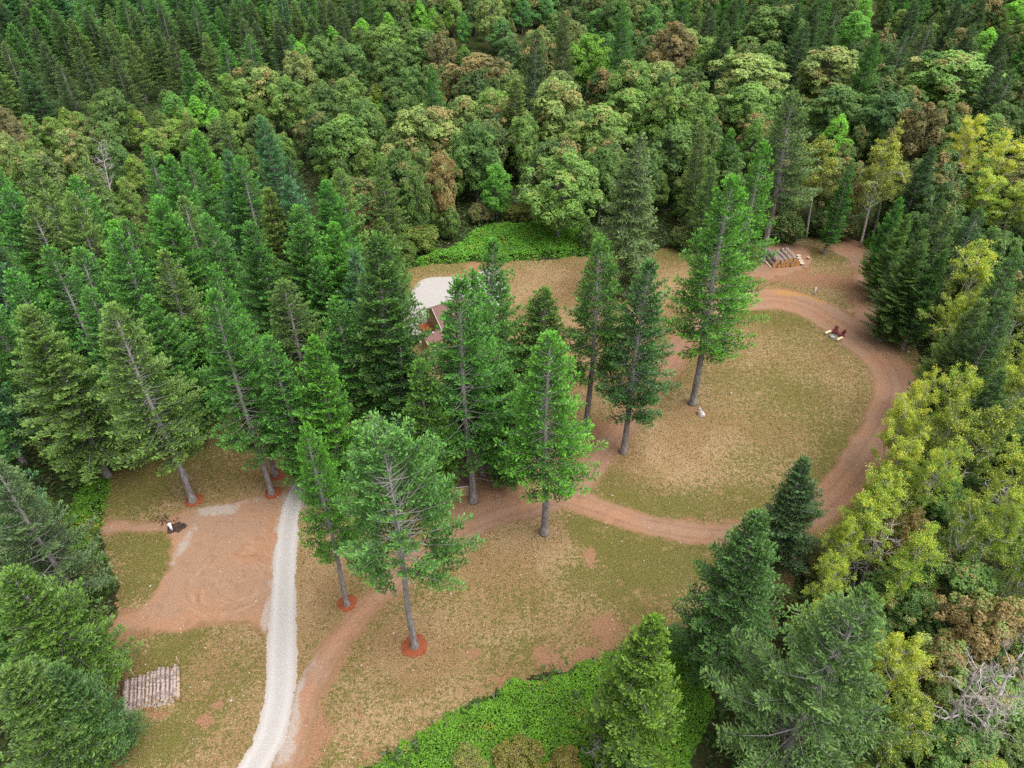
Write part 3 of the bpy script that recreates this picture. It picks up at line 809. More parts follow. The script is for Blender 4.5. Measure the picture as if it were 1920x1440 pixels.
by_base("fir_tree", "open2", (1217, 487), (1168, 848), 5.0, (.060, .165, .044), label="dark blue-green fir with pale trunk at the edge of loop lawn, right of track")
by_base("fir_tree", "open1", (1373, 331), (1298, 757), 6.2, BR, label="tallest bright fir on the loop lawn, pale boulder at its foot")
by_base("fir_tree", "stand1", (1432, 266), (1352, 662), 4.2, BR, label="bright fir just behind the tallest loop-lawn fir, top rising right of it")
by_base("fir_tree", "open3", (1490, 172), (1428, 490), 6.8, (.105, .185, .056), label="tall olive fir beside the far stack of logs, with long drooping limbs")
by_base("fir_tree", "hemlock", (1203, 246), (1175, 555), 6.2, (.106, .178, .056), label="large grey-olive fir behind the back lawn, trunk foot on the grass")
by_base("fir_tree", "dense1", (700, 440), (752, 838), 7.2, (.072, .166, .033), label="tallest broad fir left of the gravel pad and brown cabin roof")
by_base("fir_tree", "stand3", (628, 560), (690, 840), 4.8, GR, label="fir tucked at the left shoulder of the broad fir beside the cabin")
by_base("fir_tree", "stand1", (527, 528), (600, 800), 4.8, (.089, .166, .037), label="olive-tipped fir behind the slim pale-trunked fir, brown bare soil at its right")
by_base("fir_tree", "dense2", (1508, 860), (1448, 1062), 3.9, (.070, .136, .050), label="blue-green fir at the loop track's lower right corner, behind a larger fir")
by_base("fir_tree", "dense1", (1425, 958), (1335, 1265), 5.2, (.074, .166, .043), label="broad bushy fir below the loop track, in front of the blue-green fir")
by_base("fir_tree", "dense2", (1226, 1158), (1165, 1425), 4.6, (.118, .221, .029), label="bright yellow-green fir rising from the brambles at the bottom of the clearing")
by_base("fir_tree", "wide", (1630, 1105), (1450, 1455), 8.4, (.112, .205, .062), label="huge sparse fir with long sweeping limbs and pale bare upper trunk")
by_base("fir_tree", "wide", (-30, 848), (152, 1132), 6.2, (.115, .190, .078), label="grey-olive fir with bare pale limbs at the photo's left edge, beside brambles")
by_base("fir_tree", "dense1", (18, 1075), (188, 1298), 5.2, (.089, .180, .029), label="green fir with spreading limbs left of the turning area's mouth")
by_base("fir_tree", "dense2", (14, 1256), (168, 1440), 4.8, (.087, .166, .035), label="fir in the bottom left corner, trunk foot at the photo's lower edge")
by_base("fir_tree", "dense2", (100, 1248), (226, 1408), 3.6, (.070, .155, .044), label="blue-tipped bushy fir touching the left end of the near log stack")
by_base("fir_tree", "narrow", (968, 148), (962, 330), 4.6, (.115, .175, .036), label="shaggy olive conifer standing alone among the maples above the fern glade")
by_base("fir_tree", "youngfir", (1000, 238), (992, 345), 3.0, (.057, .136, .049), label="small blue-green fir close right of the shaggy olive conifer")

# the left wood, read off the photo tree by tree
Z = "left fir wood"
for u, v, h, pr, c in [(300, 470, 25, "open2", OL), (345, 600, 15, "youngfir", GR), (222, 432, 26, "stand3", GR), (230, 418, 25, "open1", GR), (288, 372, 26, "dense1", GR), (95, 468, 26, "stand1", GR), (18, 505, 26, "stand3", GR), (128, 335, 26, "stand1", GR),
    (80, 365, 27, "stand1", OL), (60, 388, 26, "stand2", OL), (130, 362, 26, "stand3", OL), (20, 355, 27, "stand3", GR), (205, 418, 24, "dense2", BR), (285, 366, 25, "stand3", BR), (320, 298, 25, "dense1", GR), (373, 243, 25, "dense1", BR), (345, 290, 24, "stand1", GR), (430, 282, 24, "stand3", BL), (453, 292, 24, "stand1", GR),
    (500, 352, 25, "dense2", (.118, .190, .036)), (530, 330, 26, "stand3", BL), (556, 388, 26, "dense1", GR), (600, 338, 26, "dense1", GR), (640, 318, 25, "stand3", OL), (622, 420, 25, "dense2", BR), (415, 207, 20, "narrow", OL), (490, 215, 22, "stand3", BL), (270, 560, 22, "dense2", GR), (170, 545, 24, "stand3", GR), (655, 470, 22, "stand3", BL), (720, 408, 18, "dense2", OL),
    (150, 300, 24, "hemlock", OL), (590, 480, 21, "dense2", GR), (470, 420, 24, "dense1", GR), (395, 400, 23, "stand3", GR), (130, 470, 25, "stand2", GR), (60, 300, 24, "stand3", OL), (715, 300, 20, "stand3", OL), (505, 640, 13, "youngfir", BR), (440, 560, 20, "stand3", GR)]:
    by_top("fir_tree", pr, (u, v), h * RND.uniform(.96, 1.03), PROTO[pr]['R'] * h / PROTO[pr]['H'] * 1.12, jit(c), zone=Z)
# plantation firs on the far left
Z = "far left fir stand"
for u, v in [(22, 45), (60, 48), (80, 78), (112, 115), (147, 88), (130, 35), (160, 18), (200, 38), (188, 52), (235, 66), (270, 58), (287, 56), (335, 18), (322, 68), (360, 14), (385, 62), (405, 14), (440, 8), (456, 36), (470, 2), (495, 8), (482, 40), (508, 8), (550, 0), (566, 2), (600, 5), (622, 2), (100, 20), (40, 10), (250, 12), (300, 8), (5, 80), (215, 105), (345, 95), (420, 80), (520, 35), (585, 30), (640, 12)]:
    by_top("fir_tree", RND.choice(["stand1", "stand4", "stand3", "stand5", "narrow"]), (u, v), RND.uniform(16.5, 19), RND.uniform(3.7, 4.5), jit(RND.choice([(.074, .144, .045), (.081, .148, .039), GR, OL])), zone=Z)
# firs among the far maples and along the top right
Z = "far maple slope"
for u, v, h, pr, c in [(803, 122, 22, "stand3", GR), (1005, 58, 26, "stand3", (.066, .127, .043)), (1060, 22, 26, "stand3", (.089, .136, .045)), (1172, 4, 27, "stand3", GR), (1180, 40, 20, "stand1", GR), (1643, 62, 25, "dense1", GR), (1600, 300, 18, "narrow", GR), (1322, 228, 22, "narrow", OL), (1365, 245, 18, "youngfir", GR), (1690, 372, 17, "dense2", GR), (1748, 276, 20, "dense1", (.051, .118, .041)), (1757, 372, 22, "stand3", (.057, .121, .033)), (1340, 300, 18, "stand3", OL)]:
    by_top("fir_tree", pr, (u, v), h, None, jit(c), zone=Z)
Z = "far right fir stand"
for u, v in [(1337, 12), (1380, 0), (1415, 5), (1466, 0), (1493, 8), (1530, 5), (1573, 5), (1360, 40), (1510, 40), (1560, 50), (1800, 4), (1850, 0), (1750, 28), (1830, 45), (1880, 60), (1885, 110), (1720, 0), (1700, 60), (1900, 130)]:
    by_top("fir_tree", RND.choice(["stand3", "dense1", "stand4", "stand5"]), (u, v), RND.uniform(18, 22), 4.8, jit(RND.choice([(.057, .118, .035), (.063, .127, .033)])), zone=Z)

# maples on the slope: pixel of crown middle, crown radius in pixels
MG, MD, ML, MT = (.116, .222, .048), (.080, .164, .038), (.115, .275, .030), (.160, .242, .072)
Z = "far maple slope"
for u, v, r, h, c, a in [(1050, 352, 70, 18, MG, .16), (828, 345, 32, 16, MT, 1.9), (797, 262, 60, 18, MT, .48), (785, 372, 28, 14, MD, .1), (900, 152, 56, 18, (.127, .129, .050), .42), (1120, 252, 55, 18, MG, .12), (1040, 208, 50, 18, MT, .36), (1257, 95, 44, 19, (.144, .136, .053), .45), (1100, 112, 42, 17, ML, .05), (1182, 165, 42, 17, MG, .18), (1240, 158, 36, 17, MT, .2),
    (775, 168, 30, 16, MD, .0), (735, 122, 32, 16, MD, .05), (787, 90, 36, 16, MD, .0), (828, 102, 30, 16, (.122, .133, .053), .12), (660, 122, 34, 16, MD, .0), (680, 238, 36, 16, MD, .05), (660, 190, 32, 16, MG, .1), (725, 78, 28, 15, MG, .05), (917, 28, 28, 17, MT, .18), (892, 290, 44, 17, MD, .0), (870, 232, 38, 17, MT, .4), (925, 222, 40, 17, MG, .2), (1130, 332, 36, 16, MD, .0), (752, 332, 32, 15, MD, .0), (1262, 290, 42, 17, MD, .0), (1257, 208, 44, 17, MG, .1), (610, 205, 40, 16, MD, .05), (650, 265, 40, 16, MG, .08), (620, 280, 34, 15, MD, .0),
    (1447, 62, 54, 20, MD, .12), (1405, 150, 66, 18, MT, .22), (1557, 136, 58, 18, MT, .24), (1780, 150, 78, 20, MG, .22), (1335, 112, 36, 17, MG, .2), (1285, 95, 30, 17, MT, .2), (1302, 212, 42, 17, MG, .12), (1405, 205, 48, 17, MG, .05), (1567, 205, 44, 15, (.081, .163, .041), .0), (1663, 222, 48, 15, (.066, .144, .041), .0), (1722, 252, 50, 17, (.104, .109, .041), .3), (1180, 210, 40, 16, MG, .15), (985, 265, 30, 15, MG, .1), (1200, 330, 40, 15, MD, .0), (1350, 330, 40, 15, MD, 0), (210, 215, 36, 15, MD, .05), (500, 170, 36, 16, MT, .42), (460, 185, 30, 14, MG, .1), (540, 190, 34, 15, MG, .2), (560, 140, 34, 15, MT, .25), (600, 110, 36, 15, MD, .05), (530, 280, 20, 10, MG, .1), (135, 285, 30, 14, MT, .38), (20, 300, 30, 14, MT, .35), (60, 320, 34, 14, MG, .2), (20, 250, 26, 15, (.129, .133, .058), .25)]:
    by_crown("maple_tree", RND.choice(["maple1", "maple2", "maple3", "maple4"]), (u, v), r, h * RND.uniform(.95, 1.05), jit(c, .08), a, zone=Z)
# lighter green broadleaves
for u, v, r, h, c, a, pr in [(180, 250, 30, 10, (.10, .13, .036), .05, "round1"), (20, 245, 28, 10, (.10, .13, .04), .08, "round1"), (300, 235, 26, 10, (.11, .14, .036), .0, "round2"), (410, 250, 30, 10, (.10, .13, .036), .0, "round1"), (360, 270, 28, 9, (.11, .14, .036), .03, "round1"), (480, 245, 26, 9, (.085, .12, .036), .0, "round1"), (700, 75, 26, 12, (.11, .14, .036), 0, "round2"), (640, 95, 26, 12, (.10, .13, .036), 0, "round1"), (760, 60, 24, 12, (.11, .14, .036), 0, "round2"), (890, 20, 24, 13, (.10, .135, .04), 0, "round2"), (930, 345, 34, 12, (.107, .221, .025), .0, "round1"), (1077, 132, 26, 13, (.107, .221, .035), .0, "round2"), (707, 172, 18, 6, (.209, .236, .035), .1, "round1"), (680, 60, 24, 12, YG, .0, "round2"), (787, 30, 18, 14, YG, 0, "round2"), (813, 42, 16, 13, YG, 0, "round2"), (870, 48, 16, 12, (.094, .221, .035), 0, "round2"), (850, 20, 22, 14, (.187, .251, .049), 0, "round1"), (730, 50, 20, 13, YG, 0, "round2"), (1850, 258, 48, 14, (.137, .199, .035), .05, "round1"), (1847, 82, 28, 13, YG, .05, "round1"), (1603, 52, 38, 14, (.107, .221, .031), 0, "round1"), (1617, 18, 24, 14, YG, 0, "round1"), (1690, 36, 24, 9, (.179, .214, .044), .1, "round1"), (1745, 60, 20, 8, (.173, .221, .049), .1, "round1"), (1900, 30, 30, 14, YG, .1, "round1"), (1570, 250, 28, 12, YG, .03, "round1"), (1410, 265, 26, 14, (.118, .192, .033), .0, "round1"),
    (250, 230, 28, 11, (.187, .251, .035), .06, "round1"), (340, 220, 26, 9, (.173, .244, .044), .04, "round1"), (330, 250, 34, 9, (.187, .244, .049), .05, "round1"), (290, 268, 30, 9, (.166, .221, .044), .05, "round1"), (385, 182, 30, 13, (.112, .207, .035), .0, "round1"), (330, 205, 30, 12, (.107, .199, .039), .0, "round1"), (430, 170, 28, 12, (.129, .207, .035), .05, "round1"), (370, 205, 22, 10, YG, .0, "round2"), (150, 235, 24, 9, (.159, .221, .044), .08, "round1"), (100, 245, 26, 9, (.166, .229, .044), .1, "round1"), (60, 240, 24, 9, (.159, .221, .049), .1, "round1"), (50, 270, 26, 9, (.144, .207, .044), .1, "round2"), (125, 225, 18, 9, (.201, .251, .044), .05, "round2"), (405, 225, 20, 9, YG, .0, "round2"), (440, 230, 26, 9, (.173, .236, .044), .02, "round1"), (450, 205, 20, 8, (.144, .221, .033), .03, "round1"), (580, 90, 26, 12, YG, .03, "round2"), (620, 75, 26, 12, YG, .0, "round2"), (600, 62, 20, 12, (.187, .244, .049), .0, "round2"), (550, 90, 20, 11, (.104, .221, .035), .0, "round2"), (565, 105, 22, 11, YG, .0, "round1"), (240, 365, 22, 10, (.173, .236, .049), .05, "round1"), (200, 260, 30, 11, (.115, .178, .044), .05, "round1"), (220, 300, 30, 11, (.094, .163, .039), .02, "round1"), (255, 318, 24, 9, (.159, .199, .033), .08, "round1"), (617, 325, 16, 8, (.201, .251, .024), .03, "round1"), (630, 300, 22, 10, (.144, .163, .033), .2, "round1"), (745, 270, 22, 10, (.115, .192, .029), .03, "round1"), (1195, 250, 22, 9, (.144, .221, .029), .0, "round1"),
    (980, 20, 24, 12, (.087, .178, .044), .0, "round1"), (1020, 15, 26, 11, (.101, .192, .049), .0, "round1"), (940, 60, 28, 12, (.101, .170, .049), .02, "round1"), (1120, 45, 28, 13, (.095, .184, .044), .0, "round1"), (1220, 40, 30, 14, (.101, .192, .044), .0, "round1"), (1240, 15, 26, 14, (.144, .207, .058), .05, "round1"), (960, 95, 26, 13, (.101, .163, .049), .03, "round1"), (1140, 90, 26, 12, (.094, .170, .044), 0, "round1")]:
    by_crown("broadleaf_tree", pr, (u, v), r, h, jit(c, .08), a, zone="far maple slope" if not (u < 470 and v > 160) else "left alder band")

# the alders and maples of the right wood
AL = (.285, .440, .044)
Z = "right wood"
by_base("alder_tree", "thin", (1545, 262), (1511, 447), 3.6, (.173, .221, .044), aut=.22, label="slim pale-trunked alder at the wood's edge, just above the far log stack")
by_base("alder_tree", "alder1", (1625, 258), (1613, 463), 4.0, (.179, .229, .041), aut=.28, label="pale-barked alder standing on the back rim of the clearing, full trunk in view")
by_base("alder_tree", "thin", (1672, 296), (1637, 443), 3.6, (.179, .244, .039), aut=.30, label="leaning slim alder right of the pale-barked one at the clearing's back rim")
by_base("alder_tree", "alder2", (1818, 225), (1775, 378), 3.4, (.216, .251, .029), aut=.85, label="half-bare yellow alder with tall dead spire, upper right of the clearing")
for u, v, r, h, c, a, pr in [(1865, 325, 52, 15, AL, .72, "alder3"), (1835, 385, 40, 14, AL, .35, "alder2"), (1812, 560, 56, 17, AL, .45, "alder3"), (1790, 620, 40, 14, AL, .25, "alder1"), (1890, 640, 44, 16, (.159, .236, .029), .12, "alder4"), (1838, 715, 44, 15, (.144, .229, .029), .12, "alder1"), (1700, 785, 40, 14, AL, .62, "alder3"), (1680, 825, 40, 13, AL, .6, "alder1"), (1775, 790, 52, 15, AL, .3, "alder3"), (1750, 850, 52, 15, (.166, .251, .029), .22, "alder3"), (1668, 890, 44, 14, AL, .5, "alder1"), (1735, 920, 48, 15, AL, .32, "alder3"), (1835, 850, 50, 16, (.144, .236, .029), .2, "alder1"), (1870, 925, 52, 17, AL, .45, "alder4"), (1890, 780, 46, 16, (.151, .244, .029), .25, "alder3"), (1610, 1000, 46, 14, AL, .4, "alder2"), (1655, 975, 42, 16, AL, .35, "alder4"), (1690, 1075, 44, 15, AL, .3, "alder2"), (1795, 1040, 50, 16, (.166, .258, .029), .18, "alder3"), (1895, 1115, 50, 15, (.159, .273, .029), .15, "alder3"), (1545, 1110, 38, 10, AL, .3, "alder3"), (1680, 1275, 55, 12, AL, .55, "alder3"), (1680, 1390, 58, 11, (.159, .273, .029), .2, "alder3"), (1900, 400, 40, 15, AL, .25, "alder1"), (1870, 1000, 44, 15, AL, .2, "alder2"), (1580, 1045, 36, 12, AL, .3, "alder1"), (1760, 700, 30, 12, AL, .2, "alder2")]:
    by_crown("alder_tree", pr, (u, v), r, h, jit(c, .07), a, zone=Z)
for u, v, r, h, c, a, pr in [(1690, 1020, 50, 11, (.122, .125, .033), .55, "maple4"), (1800, 1115, 70, 12, MD, .2, "maple3"), (1842, 1195, 80, 13, MT, 1.9, "maple4"), (1760, 1260, 60, 10, MT, 1.2, "maple1"), (1850, 1320, 80, 9, MD, .35, "maple3"), (1790, 1400, 70, 7, MD, .1, "maple2"), (1600, 1180, 60, 9, MD, .05, "maple2"), (1880, 1250, 60, 10, MD, .1, "maple1"), (1720, 1150, 55, 9, MD, .1, "maple3"), (1860, 480, 45, 12, MD, .05, "maple2"), (1760, 960, 60, 10, MD, .05, "maple1"), (1660, 1120, 50, 8, MD, .15, "maple2"), (1905, 860, 50, 12, MD, .05, "maple2"), (1560, 1250, 60, 8, MD, .0, "maple2"), (1900, 1420, 70, 7, (.101, .163, .039), .1, "maple1")]:
    by_crown("maple_tree", pr, (u, v), r, h, jit(c, .08), a, zone=Z)
for u, v, h, pr, c in [(1832, 558, 20, "dense1", (0.126, 0.223, 0.062)), (1905, 470, 22, "stand3", (0.077, 0.165, 0.041)), (1870, 430, 20, "dense1", (0.077, 0.169, 0.044)), (1770, 470, 17, "dense2", (0.069, 0.157, 0.034)), (1730, 430, 19, "dense1", (0.089, 0.175, 0.044)), (1715, 480, 15, "dense2", (0.082, 0.165, 0.036)), (1790, 400, 20, "stand3", (0.097, 0.186, 0.049)), (1890, 560, 22, "stand3", (0.082, 0.174, 0.054)), (1880, 700, 18, "dense2", (0.077, 0.165, 0.049)), (1700, 400, 16, "dense2", (0.117, 0.228, 0.049)), (1715, 530, 10, "youngfir", (0.136, 0.290, 0.036)), (1670, 520, 5, "youngfir", (0.165, 0.392, 0.036)), (1830, 640, 14, "dense2", (0.097, 0.186, 0.055))]:
    by_top("fir_tree", pr, (u, v), h, None, jit(c, .08), zone=Z)
def snag(proto, top, base, rad, label):
    by_base("dead_tree", proto, top, base, rad, label=label, color=(1, 1, 1))
snag("snag1", (1845, 1245), (1742, 1409), 3.0, "leafless grey tree leaning at lower right, left one of the bare pair")
snag("snag2", (1900, 1225), (1795, 1432), 2.4, "leafless pale tree at the lower right corner, thicker one of the bare pair")
snag("snag1", (1668, 985), (1610, 1108), 2.6, "leafless grey tree among yellow alders, right below the loop track's lower corner")
snag("snag2", (1628, 1015), (1595, 1110), 2.2, "slender bare grey tree close left of another leafless one among yellow alders")
snag("snag1", (1447, 45), (1437, 130), 2.4, "bare dead top standing over the far maples, upper right, before dark firs")
snag("snag2", (180, 262), (222, 408), 2.2, "pale dead spire rising through the left fir wood below the alder band")
snag("snag2", (1890, 900), (1850, 1010), 2.8, "bare branchy tree amid yellow alders by the photo's right edge")
by_crown("dead_bush", "deadbush", (1140, 1402), 75, 3.6, (1, 1, 1), label="tangled grey leafless bush at the bottom edge below the bright fir", cat="bush")
by_crown("dead_bush", "deadbush", (908, 392), 20, 3.0, (1, 1, 1), label="small bare grey-brown bush behind the fern glade", cat="bush")
# bushes
for u, v, r, h, c, a, pr, lb in [(785, 440, 40, 5, (.101, .178, .024), .06, "bush1", "wide dark green bush at the left end of the fern glade"), (840, 410, 26, 7, (.101, .199, .035), .0, "bush2", "upright green bush behind the left part of the fern glade"), (977, 395, 26, 4, (.122, .163, .025), .12, "bush1", "olive bush behind the middle of the fern glade"), (1100, 436, 22, 6, (.087, .178, .039), .03, "bush2", "small upright bush at the right end of the fern glade"), (755, 470, 30, 4, (.087, .163, .024), .05, "bush1", "low bush between the fir wood and fern glade's left tip"), (900, 395, 24, 4, (.129, .163, .049), .2, "bush1", "brownish bush behind the fern glade, left of the olive one"),
    (970, 1420, 46, 3, (.166, .184, .029), .22, "bush1", "yellowing bush at the bottom edge right of the bramble bank"), (1060, 1436, 40, 3, (.173, .178, .029), .3, "bush2", "ochre bush at the bottom edge beside the leafless tangle"), (880, 1435, 40, 2, (.144, .184, .039), .15, "bush1", "pale olive bush at the bottom edge within the bramble bank"), (1520, 1045, 30, 5, (.187, .199, .068), .1, "bush2", "greyish bush on brown soil below the loop track's corner"), (1470, 1120, 26, 4, (.101, .148, .039), .2, "bush1", "low bush on brown soil right of the broad bushy fir"), (1580, 420, 30, 5, (.079, .125, .029), .1, "bush1", "dark bush between two pale alder trunks at the back rim"), (1540, 415, 30, 5, (.072, .133, .029), .05, "bush2", "dark bush just left of the pale-barked alder's trunk"), (1480, 420, 34, 6, (.072, .133, .029), .05, "bush1", "dark bush behind the far log stack"), (1690, 560, 26, 3, (.129, .148, .049), .3, "bush1", "brownish scrub bush at the clearing's right rim above pale stones"), (1350, 430, 36, 6, (.079, .148, .029), .05, "bush1", "green bush at the back rim left of the olive fir's foot"), (1290, 440, 32, 5, (.087, .148, .029), .05, "bush2", "green bush at the back rim behind the tallest loop-lawn fir"), (60, 960, 40, 4, (.072, .148, .029), .0, "bush1", "dark bush under the left firs beside the grey-olive fir")]:
    by_crown("bush", pr, (u, v), r, h, jit(c, .08), a, label=lb, cat="bush")

# filler: the rest of the wood, wherever the listed trees leave a hole
def inside(poly, u, v):
    r = False
    for i in range(len(poly)):
        (x1, y1), (x2, y2) = poly[i - 1], poly[i]
        if (y1 > v) != (y2 > v) and u < (x2 - x1) * (v - y1) / (y2 - y1) + x1: r = not r
    return r
Z_STAND = [(-200, -400), (650, -400), (660, -20), (560, 20), (420, 55), (260, 85), (120, 105), (-200, 125)]
Z_BAND = [(-200, 125), (120, 105), (260, 85), (420, 55), (560, 20), (660, -20), (760, -20), (640, 110), (540, 165), (440, 215), (320, 240), (-200, 240)]
Z_LEFT = [(-400, 240), (320, 240), (440, 215), (520, 250), (700, 330), (740, 480), (400, 640), (150, 900), (-400, 1600)]
Z_TR = [(1300, -400), (2200, -400), (2200, 110), (1850, 90), (1720, 40), (1560, 60), (1300, 30)]
fx = [(t_["x"], t_["y"], t_["r"], t_["kind"]) for t_ in TREES]
MASK = np.zeros((190, 300), bool)                      # screen cover in 8-pixel cells, with a margin: -240..2160 x 0..1456
def cover(t_, test):
    pts = []
    x, y, h, r, cb = t_["x"], t_["y"], t_["h"], t_["r"], t_["cb"]
    conif = t_["kind"] == "fir_tree"
    new = tot = 0
    for f in np.linspace(0, 1, 9):
        z = h * (cb + (1 - cb) * f)
        w = r * ((1 - f) ** .8 * .85 if conif else math.sqrt(max(.02, 1 - (2 * f - 1) ** 2)) * .9)
        u, v, d = proj(x, y, z)
        j = int((v + 56) // 8)
        dv = max(1, int((h * (1 - cb) / 9 * FPX / d * .85) // 8) + 1)
        a, b = int((u - w * FPX / d + 240) // 8), int((u + w * FPX / d + 240) // 8)
        for jj in range(j - dv // 2, j + dv // 2 + 1):
            if 0 <= jj < 190:
                a_, b_ = max(0, a), min(300, b + 1)
                if b_ > a_:
                    tot += b_ - a_; new += int((~MASK[jj, a_:b_]).sum())
                    if not test: MASK[jj, a_:b_] = True
    return new, tot
LID = np.full((190, 300), -1, int); LDEP = np.full((190, 300), 1e9); LTOT = defaultdict(int)
def cells(t_):
    x, y, h, r, cb = t_["x"], t_["y"], t_["h"], t_["r"], t_["cb"]
    conif = t_["kind"] == "fir_tree"; out = []
    for f in np.linspace(0, 1, 12):
        z = h * (cb + (1 - cb) * f)
        w = r * ((1 - f) ** .8 * .85 if conif else math.sqrt(max(.02, 1 - (2 * f - 1) ** 2)) * .9)
        u, v, d = proj(x, y, z)
        dv = max(1, int((h * (1 - cb) / 12 * FPX / d * .85) // 8) + 1)
        a, b = max(0, int((u - w * FPX / d + 240) // 8)), min(300, int((u + w * FPX / d + 240) // 8) + 1)
        for jj in range(int((v + 56) // 8) - dv // 2, int((v + 56) // 8) + dv // 2 + 1):
            if 0 <= jj < 190 and b > a: out.append((jj, a, b))
    return out
for i_, t_ in enumerate(sorted(TREES, key=lambda q: -q["d"])):      # far to near: the nearest listed tree owns the cell
    for jj, a, b in cells(t_):
        LID[jj, a:b] = i_; LDEP[jj, a:b] = t_["d"]
LTOT = {k: int((LID == k).sum()) for k in range(len(TREES))}
LHID = defaultdict(int)
def hides(tt, d):
    m = np.zeros(LID.shape, bool)
    for jj, a, b in cells(tt): m[jj, a:b] = True
    m &= LDEP > d
    ids, n = np.unique(LID[m & (LID >= 0)], return_counts=True)
    return ids, n
cand = []
rr = random.Random(99)
y = 20.0
while y < 520:
    stp = 5.2 if y < 130 else (6.2 if y < 230 else 7.6 if y < 380 else 9.5)
    x = -max(260, y * .85)
    while x < max(260, y * .85):
        cand.append((x + rr.uniform(-.42, .42) * stp, y + rr.uniform(-.42, .42) * stp))
        x += stp
    y += stp
cand.sort(key=lambda c: math.hypot(c[0], c[1]))
cx_ = np.array([c[0] for c in cand]); cy_ = np.array([c[1] for c in cand])
sdc = poly_sd(cx_, cy_, CLEAR)
BRAM = [smooth_poly(pxs([(640, 1470), (740, 1412), (810, 1366), (900, 1312), (1020, 1268), (1130, 1238), (1215, 1205), (1290, 1190), (1330, 1300), (1300, 1440), (1250, 1520), (640, 1540)])),
    smooth_poly(pxs([(775, 500), (800, 480), (860, 462), (880, 440), (930, 425), (1010, 420), (1085, 420), (1125, 440), (1150, 474), (1080, 481), (1000, 487), (900, 490), (830, 494)])),
    smooth_poly(pxs([(120, 980), (150, 920), (185, 895), (204, 905), (196, 950), (188, 1005), (200, 1050), (150, 1040)])),
    smooth_poly(pxs([(690, 205), (725, 188), (760, 192), (765, 215), (740, 226), (700, 222)])),
    smooth_poly(pxs([(1610, 455), (1650, 448), (1690, 470), (1680, 505), (1655, 500), (1640, 475)]))]
brd = np.max([poly_sd(cx_, cy_, b) for b in BRAM], axis=0)
todo = []
for (x, y), s_, b_ in zip(cand, sdc, brd):
    if s_ > -2.2 or b_ > -1.0: continue
    u, v, d = proj(x, y, 20)
    if d < 5 or not (-230 < u < 2150) or not (-150 < v < 1500): continue
    todo.append((x, y, u, v))
big = sorted(TREES, key=lambda t_: math.hypot(t_["x"], t_["y"]))
bi = 0
nf = {}
for x, y, u, v in todo:
    D0 = math.hypot(x, y)
    while bi < len(big) and math.hypot(big[bi]["x"], big[bi]["y"]) <= D0:
        cover(big[bi], False); bi += 1
    rq = rr.random()
    if inside(Z_STAND, u, v): zone, kind = "far left fir stand", "fir_tree"
    elif inside(Z_BAND, u, v): zone, kind = "left alder band", ("broadleaf_tree" if rq < .86 else "maple_tree")
    elif inside(Z_LEFT, u, v): zone, kind = "left fir wood", ("fir_tree" if rq < .86 else "broadleaf_tree")
    elif inside(Z_TR, u, v): zone, kind = "far right fir stand", ("fir_tree" if rq < .3 else "maple_tree" if rq < .6 else "broadleaf_tree")
    elif u > 1500 and y < 118: zone, kind = "right wood", ("alder_tree" if rq < .32 else "maple_tree" if rq < .62 else "fir_tree" if rq < .85 else "broadleaf_tree")
    else: zone, kind = "far maple slope", ("maple_tree" if rq < .58 else "broadleaf_tree" if rq < .93 else "fir_tree")
    if kind == "fir_tree":
        pr = rr.choice(["stand1", "stand2", "stand3", "stand4", "stand5", "dense2"]); h = rr.uniform(19, 25); col = rr.choice([GR, GR, OL, BL, (.052, .128, .036)]); a = 0
    elif kind == "maple_tree":
        pr = rr.choice(["maple1", "maple2", "maple3", "maple4"]); h = rr.uniform(13, 16.5); col = rr.choice([MG, MD, MD, MT]); a = rr.choice([0, 0, .1, .2, .35])
    elif kind == "alder_tree":
        pr = rr.choice(["alder1", "alder2", "alder3"]); h = rr.uniform(11, 15); col = AL; a = rr.uniform(.05, .4)
    else:
        pr = rr.choice(["round1", "round1", "round2"]); h = rr.uniform(8.5, 13); col = rr.choice([(.115, .225, .036), (.100, .200, .034), (.085, .185, .04), (.11, .18, .045)]); a = rr.choice([0, .05, .1])
    if zone == "right wood": h *= .8
    if y < 75 and x > 0 and kind != "alder_tree": h *= .75
    p = PROTO[pr]; r = p["R"] * h / p["H"] * (.95 if kind == "maple_tree" else 1.12 if kind == "fir_tree" else 1)
    if zone == "far left fir stand": r *= 1.35; h *= .80
    if any((x - q[0]) ** 2 + (y - q[1]) ** 2 < ((.66 if kind == "fir_tree" else .54) * (r + q[2])) ** 2 for q in fx): continue
    # keep the clearing in view: a filler tree nearer than the clearing must not stand over it
    if y < 100 and poly_sd(np.array([x]), np.array([y]), CLEAR)[0] > -r * .8: continue
    tt = dict(x=x, y=y, h=h, r=r, cb=p["cb"], kind=kind)
    ids, nn_ = hides(tt, proj(x, y, h * .6)[2])
    if any(LHID[q] + c_ > .22 * LTOT[q] + 1 for q, c_ in zip(ids, nn_)): continue
    new, tot = cover(tt, True)
    if new < 7 or new < (.24 if kind == 'fir_tree' else .09) * tot: continue
    for q, c_ in zip(ids, nn_): LHID[q] += c_
    cover(tt, False)
    plant(kind, pr, x, y, h, r, jit(col), a, zone=zone)
    fx.append((x, y, r, kind))
    nf[kind] = nf.get(kind, 0) + 1
print("filler", nf, "total", len(TREES))

